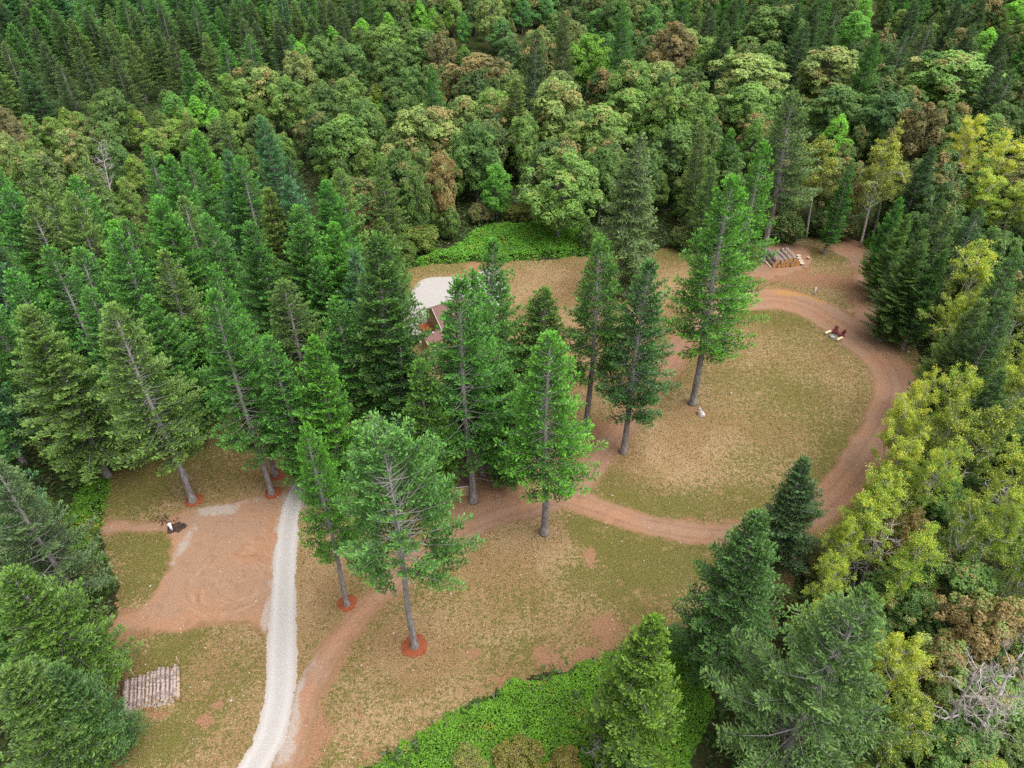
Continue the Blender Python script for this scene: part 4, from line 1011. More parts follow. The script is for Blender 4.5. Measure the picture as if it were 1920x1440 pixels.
# ------------------------------------------------------------------ labels for the trees of the woods
ORD = "first second third fourth fifth sixth seventh eighth ninth tenth eleventh twelfth thirteenth fourteenth fifteenth sixteenth seventeenth eighteenth nineteenth twentieth".split()
def ordn(i):
    if i < 20: return ORD[i]
    return {2: "twenty", 3: "thirty", 4: "forty"}.get((i + 1) // 10, "fifty") + ("" if (i + 1) % 10 == 0 else "-" + ORD[(i + 1) % 10 - 1])
def look(t_):
    r, g, b = t_["color"]
    k = t_["kind"]
    if t_["aut"] >= .6: c = "mostly yellow" if k == "alder_tree" else "mostly orange-brown"
    elif t_["aut"] >= .3: c = "yellowing" if k == "alder_tree" else "russet-tinged"
    elif b > .40 * g and k == "fir_tree": c = "bluish-green"
    elif r > .66 * g and g < .22: c = "olive"
    elif g > .25: c = "light green"
    elif g < .18: c = "dark green"
    else: c = "mid-green"
    return c + " " + {"fir_tree": "fir", "maple_tree": "maple", "alder_tree": "alder", "broadleaf_tree": "round broadleaf"}.get(k, k.replace("_", " "))
rows = defaultdict(list)
for t_ in TREES:
    if not t_["label"]:
        rows[(t_["zone"], int(max(-1, t_["v"]) // 50))].append(t_)
zones = defaultdict(list)
for z_, k in rows: zones[z_].append(k)
for (z_, k), ts in rows.items():
    ks = sorted(zones[z_])
    ts.sort(key=lambda q: q["u"])
    for i, t_ in enumerate(ts):
        t_["e"]["label"] = "%s in %s, %s treetop row down, %s from left" % (look(t_), z_, ordn(ks.index(k)), ordn(i))
        t_["e"]["group"] = {"fir_tree": "firs", "maple_tree": "maples", "alder_tree": "alders", "broadleaf_tree": "round broadleaf trees"}.get(t_["kind"], "trees") + " of the " + z_
for t_ in TREES:
    if t_["label"]:
        t_["e"]["group"] = {"fir_tree": "firs in and around the clearing", "bush": "bushes round the clearing", "dead_tree": "leafless trees", "alder_tree": "alders at the back rim", "dead_bush": "leafless bushes"}.get(t_["kind"], "trees")

# ------------------------------------------------------------------ ground cover (nobody could count it)
def leaf_mass(name, poly, n_per_m2, hmax, leaf, col_seed, label, color, aut, mat, seed, spread=.0):
    rng = np.random.default_rng(seed)
    x0, y0 = poly.min(0); x1, y1 = poly.max(0)
    y0 = max(y0, 22)
    n = int((x1 - x0) * (y1 - y0) * n_per_m2)
    X, Y = rng.uniform(x0, x1, n), rng.uniform(y0, y1, n)
    sd_ = poly_sd(X, Y, poly) + (fbm(X * .6, Y * .6, seed) - .5) * 2.2
    k = sd_ > 0; X, Y, sd_ = X[k], Y[k], sd_[k]
    n = len(X)
    hh = hmax * np.clip(sd_ / 1.2, .12, 1) * (.35 + .95 * fbm(X * .45, Y * .45, seed + 1, 3) + .25 * fbm(X * 1.6, Y * 1.6, seed + 9, 2))
    Zz = hh * rng.uniform(.72, 1.08, n)
    ang = rng.uniform(0, 6.28, n)
    D = norm(np.stack([np.cos(ang), np.sin(ang), rng.normal(.05, .35, n)], 1))
    P_ = np.stack([X, Y, Zz], 1)
    tone = np.clip(.15 + .45 * fbm(X * .5, Y * .5, seed + 2) + .35 * (fbm(X * 2.2, Y * 2.2, seed + 3) - .3) + rng.normal(0, .15, n), 0, 1)
    au = np.clip(.15 + fbm(X * .5, Y * .5, seed + 4) + rng.normal(0, .12, n), 0.02, 1)
    V, F, at = cards(P_, D, leaf[0] * rng.uniform(.6, 1.3, n), leaf[1] * rng.uniform(.6, 1.3, n), rng, tone, au, .6)
    o = link(name, mesh_np(name, V, F, [mat], attrs=at), kind="stuff", label=label, cat="undergrowth")
    o.color = (*color, aut)
    return o
M_BRAMBLE = foliage_mat("bramble_leaves", (.32, .36, .3), (1.45, 1.42, 1.3), ((.25, .16, .03), (.42, .30, .05), (.5, .40, .08)), .3)
leaf_mass("brambles", BRAM[0], 150, 1.1, (.21, .155), 1, "bright green bramble bank along the bottom edge of the clearing", (.155, .350, .022), .30, M_BRAMBLE, 201)
leaf_mass("brambles", BRAM[1], 46, 1.2, (.40, .24), 2, "bright green fern and bramble glade behind the back lawn", (.150, .380, .030), .30, M_BRAMBLE, 202)
leaf_mass("brambles", BRAM[2], 70, 1.2, (.30, .20), 3, "green brambles at the foot of the firs on the clearing's left rim", (.115, .270, .020), .40, M_BRAMBLE, 203)
leaf_mass("brambles", BRAM[3], 30, 1.2, (.6, .36), 4, "small bright green gap of brambles high among the far maples", (.130, .32, .036), .2, M_BRAMBLE, 204)
leaf_mass("brambles", BRAM[4], 50, .8, (.36, .24), 5, "patch of bright green ferns right of the alders at the back rim", (.105, .27, .026), .3, M_BRAMBLE, 205)
# understorey: low dark ferns and salal on the forest floor round the clearing
rng = np.random.default_rng(300)
n = 230000
X, Y = rng.uniform(-150, 150, n), rng.uniform(22, 260, n)
pu, pv, pd = proj(X, Y, 0)
k = (pd > 0) & (pu > -150) & (pu < 2070) & (pv > -20) & (pv < 1520)
X, Y = X[k], Y[k]
k = poly_sd(X, Y, CLEAR) + rag(X, Y, .5, 31) < .1
X, Y = X[k], Y[k]
n = len(X)
hh = .25 + 1.5 * fbm(X * .22, Y * .22, 41, 3) ** 1.5
ang = rng.uniform(0, 6.28, n)
V, F, at = cards(np.stack([X, Y, hh * rng.uniform(.5, 1.05, n)], 1), norm(np.stack([np.cos(ang), np.sin(ang), rng.normal(0, .4, n)], 1)), rng.uniform(.45, .95, n), rng.uniform(.22, .42, n), rng,
    np.clip(.1 + .6 * fbm(X * .3, Y * .3, 43) + rng.normal(0, .15, n), 0, 1), np.clip(.2 + fbm(X * .3, Y * .3, 44), .02, 1), .6)
o = link("undergrowth", mesh_np("undergrowth", V, F, [M_BRAMBLE], attrs=at), kind="stuff", label="dark ferns and low shrubs covering the forest floor", cat="undergrowth")
o.color = (.070, .130, .030, .35)
# grass tufts over the lawn
rng = np.random.default_rng(301)
n = 250000
X, Y = rng.uniform(bb[0], bb[2], n), rng.uniform(22, bb[3], n)
k = (poly_sd(X, Y, CLEAR) > .1) & (dirt_sd(X, Y) < -.05) & (poly_sd(X, Y, DRIVE) < -.2) & (poly_sd(X, Y, PAD) < -.2)
X, Y = X[k], Y[k]
at_ = lawn_attr(X, Y)
gg = at_["green"] + (fbm(X * 1.2, Y * 1.2, 61) - .5) * 2.0 + (rng.random(len(X)) - .5) * .7
k = (at_["soil"] + rng.normal(0, .3, len(X)) < .55) & (rng.random(len(X)) < .55 + .4 * fbm(X * .8, Y * .8, 63))
X, Y, gg = X[k], Y[k], gg[k]
n = len(X)
ang = rng.uniform(0, 6.28, n)
V, F, at = cards(np.stack([X, Y, np.full(n, .004)], 1), norm(np.stack([np.cos(ang), np.sin(ang), rng.uniform(.25, 1.2, n)], 1)), rng.uniform(.10, .26, n), rng.uniform(.05, .12, n), rng, np.clip(rng.normal(.45, .25, n), 0, 1), np.clip(.75 - gg, .02, 1), .8)
M_TUFT = foliage_mat("grass_blades", (.45, .45, .45), (1.3, 1.25, 1.2), ((.16, .10, .042), (.275, .186, .092), (.42, .315, .18)), .2)
o = link("grass", mesh_np("grass", V, F, [M_TUFT], attrs=at), kind="stuff", label="short dry grass tufts scattered over the lawn", cat="grass")
o.color = (.100, .115, .022, .50)

# needles, cones and twigs shed under the clearing's firs
rng = np.random.default_rng(302)
Ps, Ds = [], []
for t_ in TREES:
    if t_["kind"] != "fir_tree" or poly_sd(np.array([t_["x"]]), np.array([t_["y"]]), CLEAR)[0] < -2: continue
    n = 520
    a = rng.uniform(0, 6.28, n); r = .35 + np.abs(rng.normal(0, 2.0, n))
    Ps.append(np.stack([t_["x"] + r * np.cos(a), t_["y"] + r * np.sin(a), np.full(n, .018)], 1))
    b = rng.uniform(0, 6.28, n)
    Ds.append(norm(np.stack([np.cos(b), np.sin(b), rng.uniform(0, .15, n)], 1)))
P_ = np.concatenate(Ps); n = len(P_)
V, F, at = cards(P_, np.concatenate(Ds), rng.uniform(.10, .42, n), rng.uniform(.03, .07, n), rng, np.clip(rng.normal(.45, .28, n), 0, 1), np.full(n, .02), .3)
o = link("needle_litter", mesh_np("needle_litter", V, F, [M_TUFT], attrs=at), kind="stuff", label="brown needles and twigs shed under the firs of the clearing", cat="litter")
o.color = (.10, .085, .03, 1.0)

# ------------------------------------------------------------------ things in the clearing
def rough(name, mat, rx, ry, rz, seed, sub=3, amp=.22, flat=True):
    rng = np.random.default_rng(seed)
    import bmesh
    bm = bmesh.new()
    bmesh.ops.create_icosphere(bm, subdivisions=sub, radius=1)
    A = rng.normal(size=(5, 3)) * 1.6; ph = rng.uniform(0, 6.28, 5)
    cut = norm(rng.normal(size=(7, 3)))
    for v in bm.verts:
        c = np.array(v.co)
        for q in cut:
            e = c @ q - .72
            if e > 0: c = c - q * e * .9
        c = c * (1 + amp * .35 * np.sin(A @ c * 2 + ph).mean())
        z = c[2]
        v.co = (c[0] * rx, c[1] * ry, max(z, -.35) * rz)
    me = bpy.data.meshes.new(name); bm.to_mesh(me); bm.free()
    me.materials.append(mat)
    return me

def mulch(u, v, r, label, seed):
    x, y = px(u, v)
    rng = np.random.default_rng(seed)
    V, F = [(0, 0, .16)], []
    N, rings = 40, (.25, .5, .75, .93, 1.0)
    ph = rng.uniform(0, 6.28, 3)
    for k, f in enumerate(rings):
        for i in range(N):
            a = 2 * math.pi * i / N
            rr_ = r * f * (1 + .05 * math.sin(3 * a + ph[0]) + .035 * math.sin(7 * a + ph[1]) + rng.normal(0, .012))
            V.append((rr_ * math.cos(a), rr_ * math.sin(a), (.15 * (1 - f ** 3) + rng.normal(0, .012) * (f < 1)) + .008))
    for i in range(N):
        F.append((0, 1 + i, 1 + (i + 1) % N))
    for k in range(len(rings) - 1):
        for i in range(N):
            a, b = 1 + k * N + i, 1 + k * N + (i + 1) % N
            F.append((a, a + N, b + N, b))
    link("mulch_ring", mesh_np("mulch_ring", V, F, [M_MULCH], smooth=True), label=label, cat="mulch bed", group="red mulch rings round fir trunks", loc=(x, y, 0.008))
mulch(777, 1211, 1.32, "large red bark mulch ring round the lone lacy fir", 1)
mulch(364, 938, 1.12, "red mulch ring at the foot of the leaning fir above the white standpipe", 2)
mulch(512, 924, 1.05, "front red mulch ring of the pair at the driveway's top", 3)
mulch(521, 889, 1.10, "rear red mulch ring of the pair at the driveway's top", 4)
mulch(651, 1131, 1.05, "small red mulch ring between gravel driveway and dirt track", 5)

# log stacks
def log(x, y, z, yaw, L, r, bark, cut, label, group, seed, tilt=0.0):
    rng = np.random.default_rng(seed)
    e = link("log", None, label=label, cat="log", group=group, loc=(x, y, z))
    e.rotation_euler = (tilt, 0, yaw)                    # the log lies along local y
    mb = MB()
    ys = np.linspace(-L / 2, L / 2, 7)
    P_ = np.stack([rng.normal(0, .012, 7), ys, rng.normal(0, .012, 7)], 1)
    mb.tube(P_, r * (1 + np.linspace(.05, -.06, 7) + rng.normal(0, .02, 7)), 12, False)
    link("bark", mb.mesh("log_bark", bark, True), e)
    for s in (-1, 1):
        N = 12; rad = r * (1.03 if s < 0 else .93)
        V = [(0, s * (L / 2 + .012), 0)] + [(rad * .97 * math.cos(2 * math.pi * i / N), s * L / 2, rad * .97 * math.sin(2 * math.pi * i / N)) for i in range(N)]
        F = [((0, 1 + i, 1 + (i + 1) % N) if s < 0 else (0, 1 + (i + 1) % N, 1 + i)) for i in range(N)]
        link("cut_end", mesh_np("cut_end", V, F, [cut]), e)
    return e
def stack(a, b, n, L, rmin, rmax, layers, name, seed, cuts, depth_dir=1):
    rng = np.random.default_rng(seed)
    A, B = px(*a), px(*b)
    d = norm(B - A); nrm = np.array((-d[1], d[0]))
    if nrm[1] < 0: nrm = -nrm
    yaw = math.atan2(nrm[1], nrm[0]) - math.pi / 2
    W = np.linalg.norm(B - A)
    rad = rng.uniform(rmin, rmax, n); rad *= W / (2 * rad.sum())
    top = []
    xs = np.cumsum(np.concatenate([[0], 2 * rad[:-1]])) + rad
    lay = [list(zip(xs, rad, rad))]
    for q in range(1, layers):
        prev = lay[-1]; cur = []
        for i in range(len(prev) - 1):
            (x0, r0_, z0), (x1, r1_, z1) = prev[i], prev[i + 1]
            r = rng.uniform(rmin, rmax) * .5 * (r0_ + r1_) / ((rmin + rmax) / 2)
            r = min(r, .62 * (x1 - x0))
            if cur and (x0 + x1) / 2 - r < cur[-1][0] + cur[-1][1]: r = max(.05, (x0 + x1) / 2 - cur[-1][0] - cur[-1][1])
            hz = math.sqrt(max(.01, ((r0_ + r1_) / 2 + r) ** 2 - ((x1 - x0) / 2) ** 2))
            cur.append(((x0 + x1) / 2, r, (z0 + z1) / 2 + hz))
        lay.append(cur)
    for q, cur in enumerate(lay):
        for i, (xx, r, zz) in enumerate(cur):
            off = rng.normal(0, .10)
            c = A + d * xx + nrm * (L / 2 + off)
            where = "top layer" if q == layers - 1 else ("bottom layer" if q == 0 else "middle layer")
            log(c[0], c[1], zz + .004, yaw + rng.normal(0, .012), L * rng.uniform(.94, 1.03), r, M_LOGPEEL if rng.random() < .18 else M_LOGBARK, cuts[0] if rng.random() < .6 else cuts[1],
                "grey-barked log in the %s of the %s, %s from its left end" % (where, name, ordn(i)), "logs of the " + name, seed * 100 + q * 30 + i)
    return A, B, d, nrm, lay
A, B, d, nrm, lay = stack((226, 1346), (339, 1312), 14, 3.3, .15, .25, 3, "near log stack", 5, (M_CUTPALE, M_CUT))
for k, (f, w_) in enumerate(((.22, "left"), (.995, "right"))):
    for sgn, nm_ in ((-.22, "front"), (3.55, "back")):
        c = A + d * (np.linalg.norm(B - A) * f) + nrm * sgn
        mb = MB(); mb.tube([(0, 0, -.02), (.01, 0, .9), (.03, .02, 1.75)], [.035, .032, .025], 6)
        link("stake", mb.mesh("stake", M_STICK, True), label="thin upright stake at the %s %s of the near log stack" % (nm_, w_), cat="stake", group="stakes holding the near log stack", loc=(c[0], c[1], 0))
A2, B2, d2, nrm2, lay2 = stack((1448, 503), (1499, 499), 6, 4.2, .34, .44, 2, "far log stack", 9, (M_CUT, M_CUT))
c = px(1443, 502)
e = link("slab", None, label="pale split timber slab leaning along the left side of the far log stack", cat="timber", loc=(c[0] - .1, c[1] + 1.9, .12))
e.rotation_euler = (.02, 0, math.radians(10))
mb = MB(); mb.box((0, 0, 0), (.32, 3.9, .14)); link("split_face", mb.mesh("slab", M_PLANK), e)
def round_(u, v, z, r, h, label):
    x, y = px(u, v)
    e = link("log_round", None, label=label, cat="log round", group="sawn rounds right of the far log stack", loc=(x, y, z))
    mb = MB(); mb.tube([(0, 0, 0), (0, 0, h * .5), (0, 0, h)], [r, r * .97, r], 14, False); link("bark", mb.mesh("bark", M_LOGBARK, True), e)
    N = 14
    V = [(0, 0, h + .004)] + [(r * math.cos(2 * math.pi * i / N), r * math.sin(2 * math.pi * i / N), h) for i in range(N)]
    link("cut_face", mesh_np("cut_face", V, [(0, 1 + i, 1 + (i + 1) % N) for i in range(N)], [M_CUTPALE]), e)
round_(1503, 496.5, 0, .42, .38, "nearest pale sawn round beside the right end of the far log stack")
round_(1501, 492, 0, .42, .38, "second pale sawn round behind the nearest one by the far log stack")
round_(1498, 486.5, 0, .40, .36, "third pale sawn round back from the nearest by the far log stack")
round_(1497, 482, 0, .42, .36, "farthest pale sawn round beside the right end of the far log stack")
round_(1515, 486, 0, .24, .45, "small pale stump standing alone on grass right of the far log stack")

# fire ring, chairs, benches
def ring_mesh(ro, ri, h, mat, N=28):
    V, F = [], []
    for (r, z) in ((ro, 0), (ro * .97, h), (ri, h), (ri * 1.02, .02)):
        V += [(r * math.cos(2 * math.pi * i / N), r * math.sin(2 * math.pi * i / N), z) for i in range(N)]
    for k in range(3):
        for i in range(N):
            a, b = k * N + i, k * N + (i + 1) % N
            F.append((a, b, b + N, a + N))
    return mesh_np("ring", V, F, [mat], smooth=False)
fc = px(1561, 632.5)
e = link("fire_pit", None, label="low round grey steel fire ring between the maroon chairs and pale benches", cat="fire pit", loc=(fc[0], fc[1], .008))
link("steel_ring", ring_mesh(.50, .42, .30, M_STEEL), e)
N = 24
ash_c = plain("pale_ash", (.30, .31, .31), (.50, .51, .51), 8, 1, .05)
link("ash", mesh_np("ash", [(0, 0, .12)] + [(.42 * math.cos(2 * math.pi * i / N), .42 * math.sin(2 * math.pi * i / N), .09) for i in range(N)], [(0, 1 + i, 1 + (i + 1) % N) for i in range(N)], [ash_c]), e)
def chair(u, v, face, label):
    x, y = px(u, v)
    e = link("garden_chair", None, label=label, cat="chair", group="maroon chairs at the fire ring", loc=(x, y, .006))
    e.rotation_euler = (0, 0, face)                       # local -y is the front
    mb = MB()
    for k in range(6):
        mb.box((0, -.32 + k * .105, .38 - k * .022), (.54, .092, .022), 0, -.2)
    link("seat", mb.mesh("seat", M_MAROON), e)
    mb = MB()
    for k in range(-3, 4):
        L = .92 - .026 * k * k
        mb.box((k * .084, .26 + L * .17, .30 + L * .47), (.076, .022, L), 0, -.36)
    mb.box((0, .30, .42), (.56, .03, .07), 0, -.36)
    link("backrest", mb.mesh("backrest", M_MAROON), e)
    for s in (-1, 1):
        mb = MB(); mb.box((s * .36, -.04, .57), (.15, .76, .026)); mb.box((s * .36, -.42, .57), (.11, .06, .024))
        link("armrest", mb.mesh("armrest", M_MAROON), e)
        mb = MB(); mb.box((s * .335, -.34, .278), (.09, .06, .556)); link("leg", mb.mesh("leg", M_MAROON), e)
        mb = MB(); mb.box((s * .30, .08, .20), (.035, .95, .12), 0, -.30); link("leg", mb.mesh("leg", M_MAROON), e)
        mb = MB(); mb.box((s * .335, .30, .27), (.05, .05, .54)); link("leg", mb.mesh("leg", M_MAROON), e)
def facing(u, v):
    p = px(u, v); w_ = fc - p
    return math.atan2(w_[1], w_[0]) + math.pi / 2
chair(1564.5, 625, facing(1564.5, 625) , "maroon slatted garden chair behind the fire ring, facing the camera")
chair(1576, 630.5, facing(1576, 630.5), "maroon slatted garden chair right of the fire ring, turned to the left")
def bench(u, v, u2, v2, label):
    a, b = px(u, v), px(u2, v2)
    c = (a + b) / 2; L = max(1.15, np.linalg.norm(b - a))
    e = link("bench", None, label=label, cat="bench", group="pale plank benches at the fire ring", loc=(c[0], c[1], .006))
    e.rotation_euler = (0, 0, math.atan2(b[1] - a[1], b[0] - a[0]))
    mb = MB(); mb.box((0, .10, .43), (L, .19, .05)); mb.box((0, -.10, .43), (L, .19, .05)); link("seat", mb.mesh("seat", M_PLANK), e)
    for s in (-1, 1):
        mb = MB(); mb.box((s * (L / 2 - .16), 0, .2025), (.08, .34, .405)); link("leg", mb.mesh("leg", M_PLANK), e)
bench(1546.5, 628.5, 1557, 624, "pale plank bench left of the fire ring")
bench(1568.5, 641, 1578.5, 636, "pale plank bench in front of the right-hand maroon chair")

# standpipes
def standpipe(u, v, h, r, label, post):
    x, y = px(u, v)
    e = link("standpipe", None, label=label, cat="standpipe", loc=(x, y, .004))
    mb = MB(); mb.tube([(0, 0, -.02), (0, 0, h * .5), (0, 0, h - .12)], [r, r, r], 10); link("pipe", mb.mesh("pipe", M_WHITE, True), e)
    mb = MB(); mb.tube([(0, 0, h - .12), (0, 0, h - .1), (0, 0, h - .02), (0, 0, h)], [r * 1.25, r * 1.35, r * 1.3, r * .5], 10); link("cap", mb.mesh("cap", M_WHITE, True), e)
    if post:
        mb = MB(); mb.tube([(0, -.05, h - .2), (-.14, -.16, h - .22), (-.16, -.18, h - .34)], [.035, .035, .03], 8); link("spout", mb.mesh("spout", M_WHITE, True), e)
        mb = MB(); mb.box((.16, .10, .55), (.12, .12, 1.1)); link("post", mb.mesh("post", M_STICK), e)
standpipe(1526.5, 552, 1.35, .10, "white water standpipe with spout beside a wooden post on orange soil", True)
standpipe(323, 995, 1.2, .16, "stout white standpipe standing in dark charred soil beside the turning area", False)
x, y = px(331, 990)
rng = np.random.default_rng(8)
V, F = [], []
N, RG = 36, 9
for k in range(RG):
    f = (k + .5) / RG
    for i in range(N):
        a = 2 * math.pi * i / N
        r = .92 * f * (1 + .22 * math.sin(2 * a + 1) + .14 * math.sin(5 * a) + rng.normal(0, .03))
        hgt = .30 * math.exp(-((f - .78) / .16) ** 2) * (.6 + .6 * rng.random()) + .02
        V.append((r * math.cos(a), r * math.sin(a), hgt if k < RG - 1 else .0))
for k in range(RG - 1):
    for i in range(N):
        a, b = k * N + i, k * N + (i + 1) % N
        F.append((a, a + N, b + N, b))
F.append(tuple(range(N)))
link("ash_pit", mesh_np("ash_pit", V, F, [M_ASH], smooth=True), label="dark ring of charred earth round the stout white standpipe", cat="ash pit", loc=(x, y, .007))
V, F = [], []
for i in range(26):
    a = rng.uniform(0, 6.28); c = px(rng.normal(306, 9), rng.normal(975, 3.5)); L = rng.uniform(.25, .8)
    V0 = len(V)
    mbv = np.array((c[0], c[1], rng.uniform(.02, .12)))
    t_ = np.array((math.cos(a), math.sin(a), rng.normal(0, .2))); s_ = np.array((-math.sin(a), math.cos(a), 0)); u_ = np.array((0, 0, 1.0))
    for e_, r_ in ((0, .05), (1, .02)):
        for q in range(4):
            th = q * math.pi / 2
            V.append(mbv + t_ * L * e_ + r_ * (math.cos(th) * s_ + math.sin(th) * u_))
    for q in range(4): F.append((V0 + q, V0 + (q + 1) % 4, V0 + 4 + (q + 1) % 4, V0 + 4 + q))
link("brush_pile", mesh_np("brush_pile", V, F, [M_ASH]), label="scattered dark charred sticks left of the ash ring", cat="brush pile")

# rocks
for i, (u, v, rx, ry, rz, lb) in enumerate([(1314, 778, .46, .62, .55, "pale grey boulder in front of the tallest loop-lawn fir's trunk"), (1312, 768, .24, .26, .28, "small tan stone just behind the pale boulder"), (1698, 627, .55, .34, .32, "largest pinkish stone on the clearing's right rim"), (1707, 637, .36, .22, .22, "small cream stone below the largest stone on the right rim"), (1705, 622, .3, .25, .22, "small pink stone behind the largest stone on the right rim"), (1371, 737, .18, .14, .14, "little white stone lying on the lawn right of the tallest loop-lawn fir"), (1703, 660, .28, .2, .18, "small stone at the foot of the right-rim alders"), (1568, 455, .3, .22, .2, "pale stone at the back rim right of the far log stack")]):
    x, y = px(u, v)
    o = link("rock", rough("rock", M_ROCK, rx, ry, rz, 60 + i), label=lb, cat="rock", group="rocks in the clearing", loc=(x, y, rz * .32))
    o.rotation_euler = (0, 0, i * 1.3 + .5)
# pebbles strewn about: beyond counting
rng = np.random.default_rng(77)
V, F = [], []
import itertools
oct_ = np.array([(1, 0, 0), (-1, 0, 0), (0, 1, 0), (0, -1, 0), (0, 0, 1), (0, 0, -1)], float)
of = [(0, 2, 4), (2, 1, 4), (1, 3, 4), (3, 0, 4), (2, 0, 5), (1, 2, 5), (3, 1, 5), (0, 3, 5)]
cnt = 0
while cnt < 1500:
    u, v = rng.uniform(200, 1720), rng.uniform(460, 1440)
    c = px(u, v)
    if poly_sd(np.array([c[0]]), np.array([c[1]]), CLEAR)[0] < .3: continue
    s = rng.uniform(.02, .075) if rng.random() < .9 else rng.uniform(.06, .13)
    o0 = len(V)
    V += list(oct_ * s * rng.uniform(.6, 1.3, 3) * np.array((1, 1, .6)) + np.array((c[0], c[1], .012)) + rng.normal(0, .01, 3) * np.array((1, 1, 0)))
    F += [tuple(q + o0 for q in f) for f in of]
    cnt += 1
link("gravel_scatter", mesh_np("gravel_scatter", V, F, [M_ROCK]), kind="stuff", label="small pale stones strewn over the dirt and lawn", cat="pebbles")
# fallen branches at the back rim
def stick(name, pts, r, label, z=.06, cat="branch"):
    P_ = [(*px(u, v), z + .05 * math.sin(i * 1.7)) for i, (u, v) in enumerate(pts)]
    mb = MB(); mb.tube(smooth_poly(np.array(P_), False, 4), np.linspace(r, r * .4, (len(P_) - 1) * 4 + 1), 6)
    link(name, mb.mesh(name, M_STICK, True), label=label, cat=cat, group="fallen branches at the back rim")
stick("fallen_branch", [(1456, 458), (1470, 459), (1480, 461), (1490, 457), (1498, 454)], .09, "long pale crooked branch lying behind the far log stack")
stick("fallen_branch", [(1469, 449), (1474, 455), (1480, 460)], .07, "short pale branch meeting the long crooked one behind the far log stack")
stick("fallen_branch", [(1501, 456), (1504, 450), (1506, 447)], .16, "thick pale broken stub at the right end of the crooked branch")
stick("fallen_branch", [(1564, 440), (1570, 436), (1575, 432)], .06, "small pale stick at the wood's edge left of the pale-barked alder")

# cabin: brown gable roof, tan gable wall with white rake board, red deck
def gable(name, x, y, yaw, L, W, hw, hr, ov, label, cat, skylight):
    e = link(name, None, label=label, cat=cat, loc=(x, y, 0))
    e.rotation_euler = (0, 0, yaw)
    V = [(-L / 2, -W / 2, 0), (L / 2, -W / 2, 0), (L / 2, W / 2, 0), (-L / 2, W / 2, 0), (-L / 2, -W / 2, hw), (L / 2, -W / 2, hw), (L / 2, W / 2, hw), (-L / 2, W / 2, hw), (-L / 2, 0, hw + hr), (L / 2, 0, hw + hr)]
    link("wall", mesh_np("wall", V, [(0, 1, 5, 4), (1, 2, 6, 9, 5), (2, 3, 7, 6), (3, 0, 4, 8, 7)], [M_SIDING]), e)
    k = hr / (W / 2)
    def rp(yy): return hw + hr - k * abs(yy) + .03
    E = W / 2 + ov; X = L / 2 + ov; th = .12
    top = [(-X, -E, rp(E)), (X, -E, rp(E)), (X, 0, rp(0)), (-X, 0, rp(0)), (X, E, rp(E)), (-X, E, rp(E))]
    low = [(a, b, c - .0) for a, b, c in top]
    V = [(a, b, c + th) for a, b, c in top] + low
    F = [(0, 1, 2, 3), (3, 2, 4, 5), (7, 6, 9, 8), (8, 9, 11, 10), (0, 6, 7, 1), (5, 4, 10, 11), (1, 7, 8, 2), (2, 8, 10, 4), (3, 9, 6, 0), (5, 11, 9, 3)]
    rf = link("roof", mesh_np("roof", V, F, [M_SHINGLE]), e)
    mb = MB()
    for s in (-1, 1):
        for sy in (-1, 1):
            n_ = math.atan2(k, 1) * -sy
            Ls = math.hypot(E, rp(0) - rp(E))
            mb.box((s * (X + .02), sy * E / 2, (rp(0) + rp(E)) / 2 + .03), (.035, Ls, .2), 0, n_)
    link("rake_board", mb.mesh("rake_board", M_TRIM), rf)
    mb = MB(); mb.tube([(L * .02, -W * .12, rp(W * .12) + .1), (L * .02, -W * .12, rp(W * .12) + .6)], [.07, .07], 8); link("vent_pipe", mb.mesh("vent_pipe", M_WHITE, True), rf)
    if skylight:
        mb = MB(); mb.box((L * .06, -W * .34, rp(W * .34) + .17), (.95, .62, .09), 0, math.atan2(k, 1)); link("skylight", mb.mesh("skylight", M_GLASS), rf)
    return e
cx0, cy0 = px(862, 610)
gable("cabin", cx0, cy0, math.radians(30), 8.4, 6.8, 2.5, 2.2, .4, "cabin with brown shingle roof and small skylight, half hidden behind centre firs", "cabin", True)
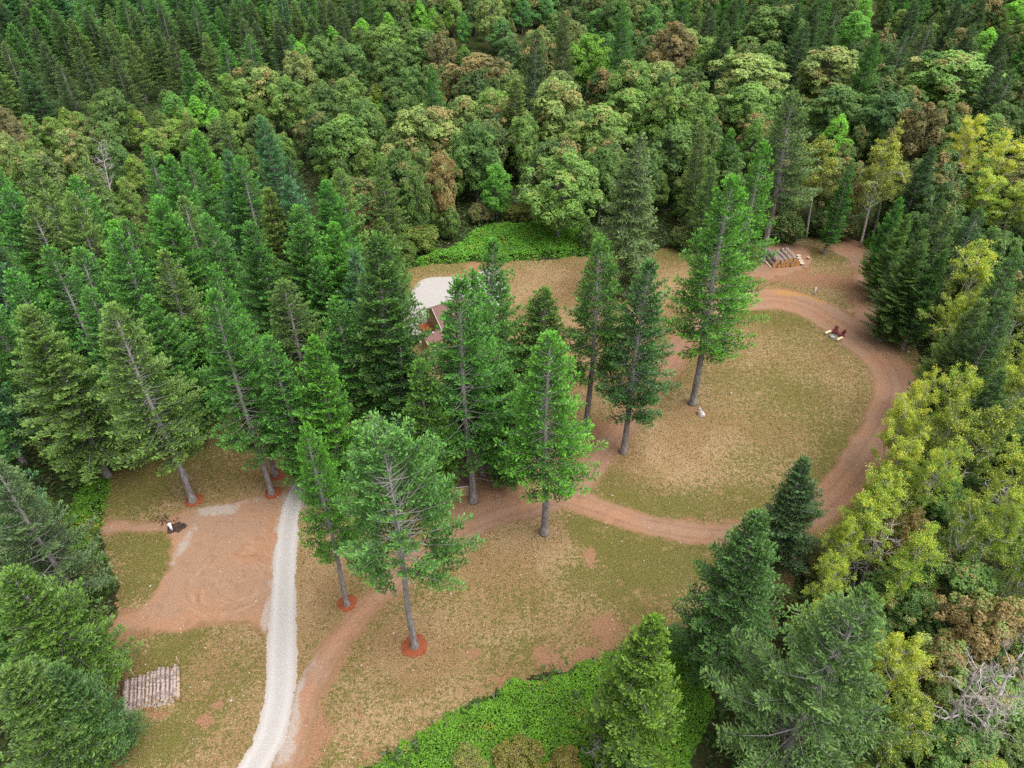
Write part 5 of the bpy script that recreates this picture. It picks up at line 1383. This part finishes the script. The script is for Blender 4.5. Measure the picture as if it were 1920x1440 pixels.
dx_, dy_ = px(799, 618)
e = link("deck", None, label="red stained timber deck beside the cabin's left end", cat="deck", loc=(dx_, dy_, 0)); e.rotation_euler = (0, 0, math.radians(26))
mb = MB(); mb.box((0, 0, .52), (1.7, 2.2, .06)); link("boards", mb.mesh("boards", M_REDWOOD), e)
for sx, sy in ((-1, -1), (1, -1), (1, 1), (-1, 1)):
    mb = MB(); mb.box((sx * .75, sy * 1.0, .2425), (.12, .12, .485)); link("leg", mb.mesh("leg", M_REDWOOD), e)
lx, ly = px(812, 652)
gable("outhouse", lx, ly, math.radians(38), 2.6, 2.2, 1.9, .8, .2, "little brown-roofed hut in front of the cabin, white edge on its roof", "hut", False)
# tan shed under the firs: flat brown roof, tan vertical siding towards the camera
a, b = px(838, 933), px(880, 929)
c = (a + b) / 2; L = np.linalg.norm(b - a); yaw = math.atan2(b[1] - a[1], b[0] - a[0])
e = link("shed", None, label="small shed with tan vertical siding and brown roof under the centre firs", cat="shed", loc=(c[0], c[1], 0)); e.rotation_euler = (0, 0, yaw)
D = 4.6; h0, h1 = 1.75, 2.25
V = [(-L / 2, 0, 0), (L / 2, 0, 0), (L / 2, D, 0), (-L / 2, D, 0), (-L / 2, 0, h0), (L / 2, 0, h0), (L / 2, D, h1), (-L / 2, D, h1)]
link("wall", mesh_np("wall", V, [(0, 1, 5, 4), (1, 2, 6, 5), (2, 3, 7, 6), (3, 0, 4, 7)], [M_SIDING]), e)
mb = MB()
for k in range(int(L / .2)):
    mb.box((-L / 2 + .1 + k * .2, -.012, h0 / 2 - .02), (.03, .022, h0 - .06))
link("battens", mb.mesh("battens", M_SIDING), e)
sl_ = math.atan2(h1 - h0, D)
mb = MB(); mb.box((0, D / 2, (h0 + h1) / 2 + .07), (L + .2, D + .22, .1), 0, sl_)
rf = link("roof", mb.mesh("roof", M_SHINGLE), e)
mb = MB(); mb.box((0, -.14, h0 + .04), (L + .24, .035, .1)); link("fascia", mb.mesh("fascia", M_TRIM), rf)
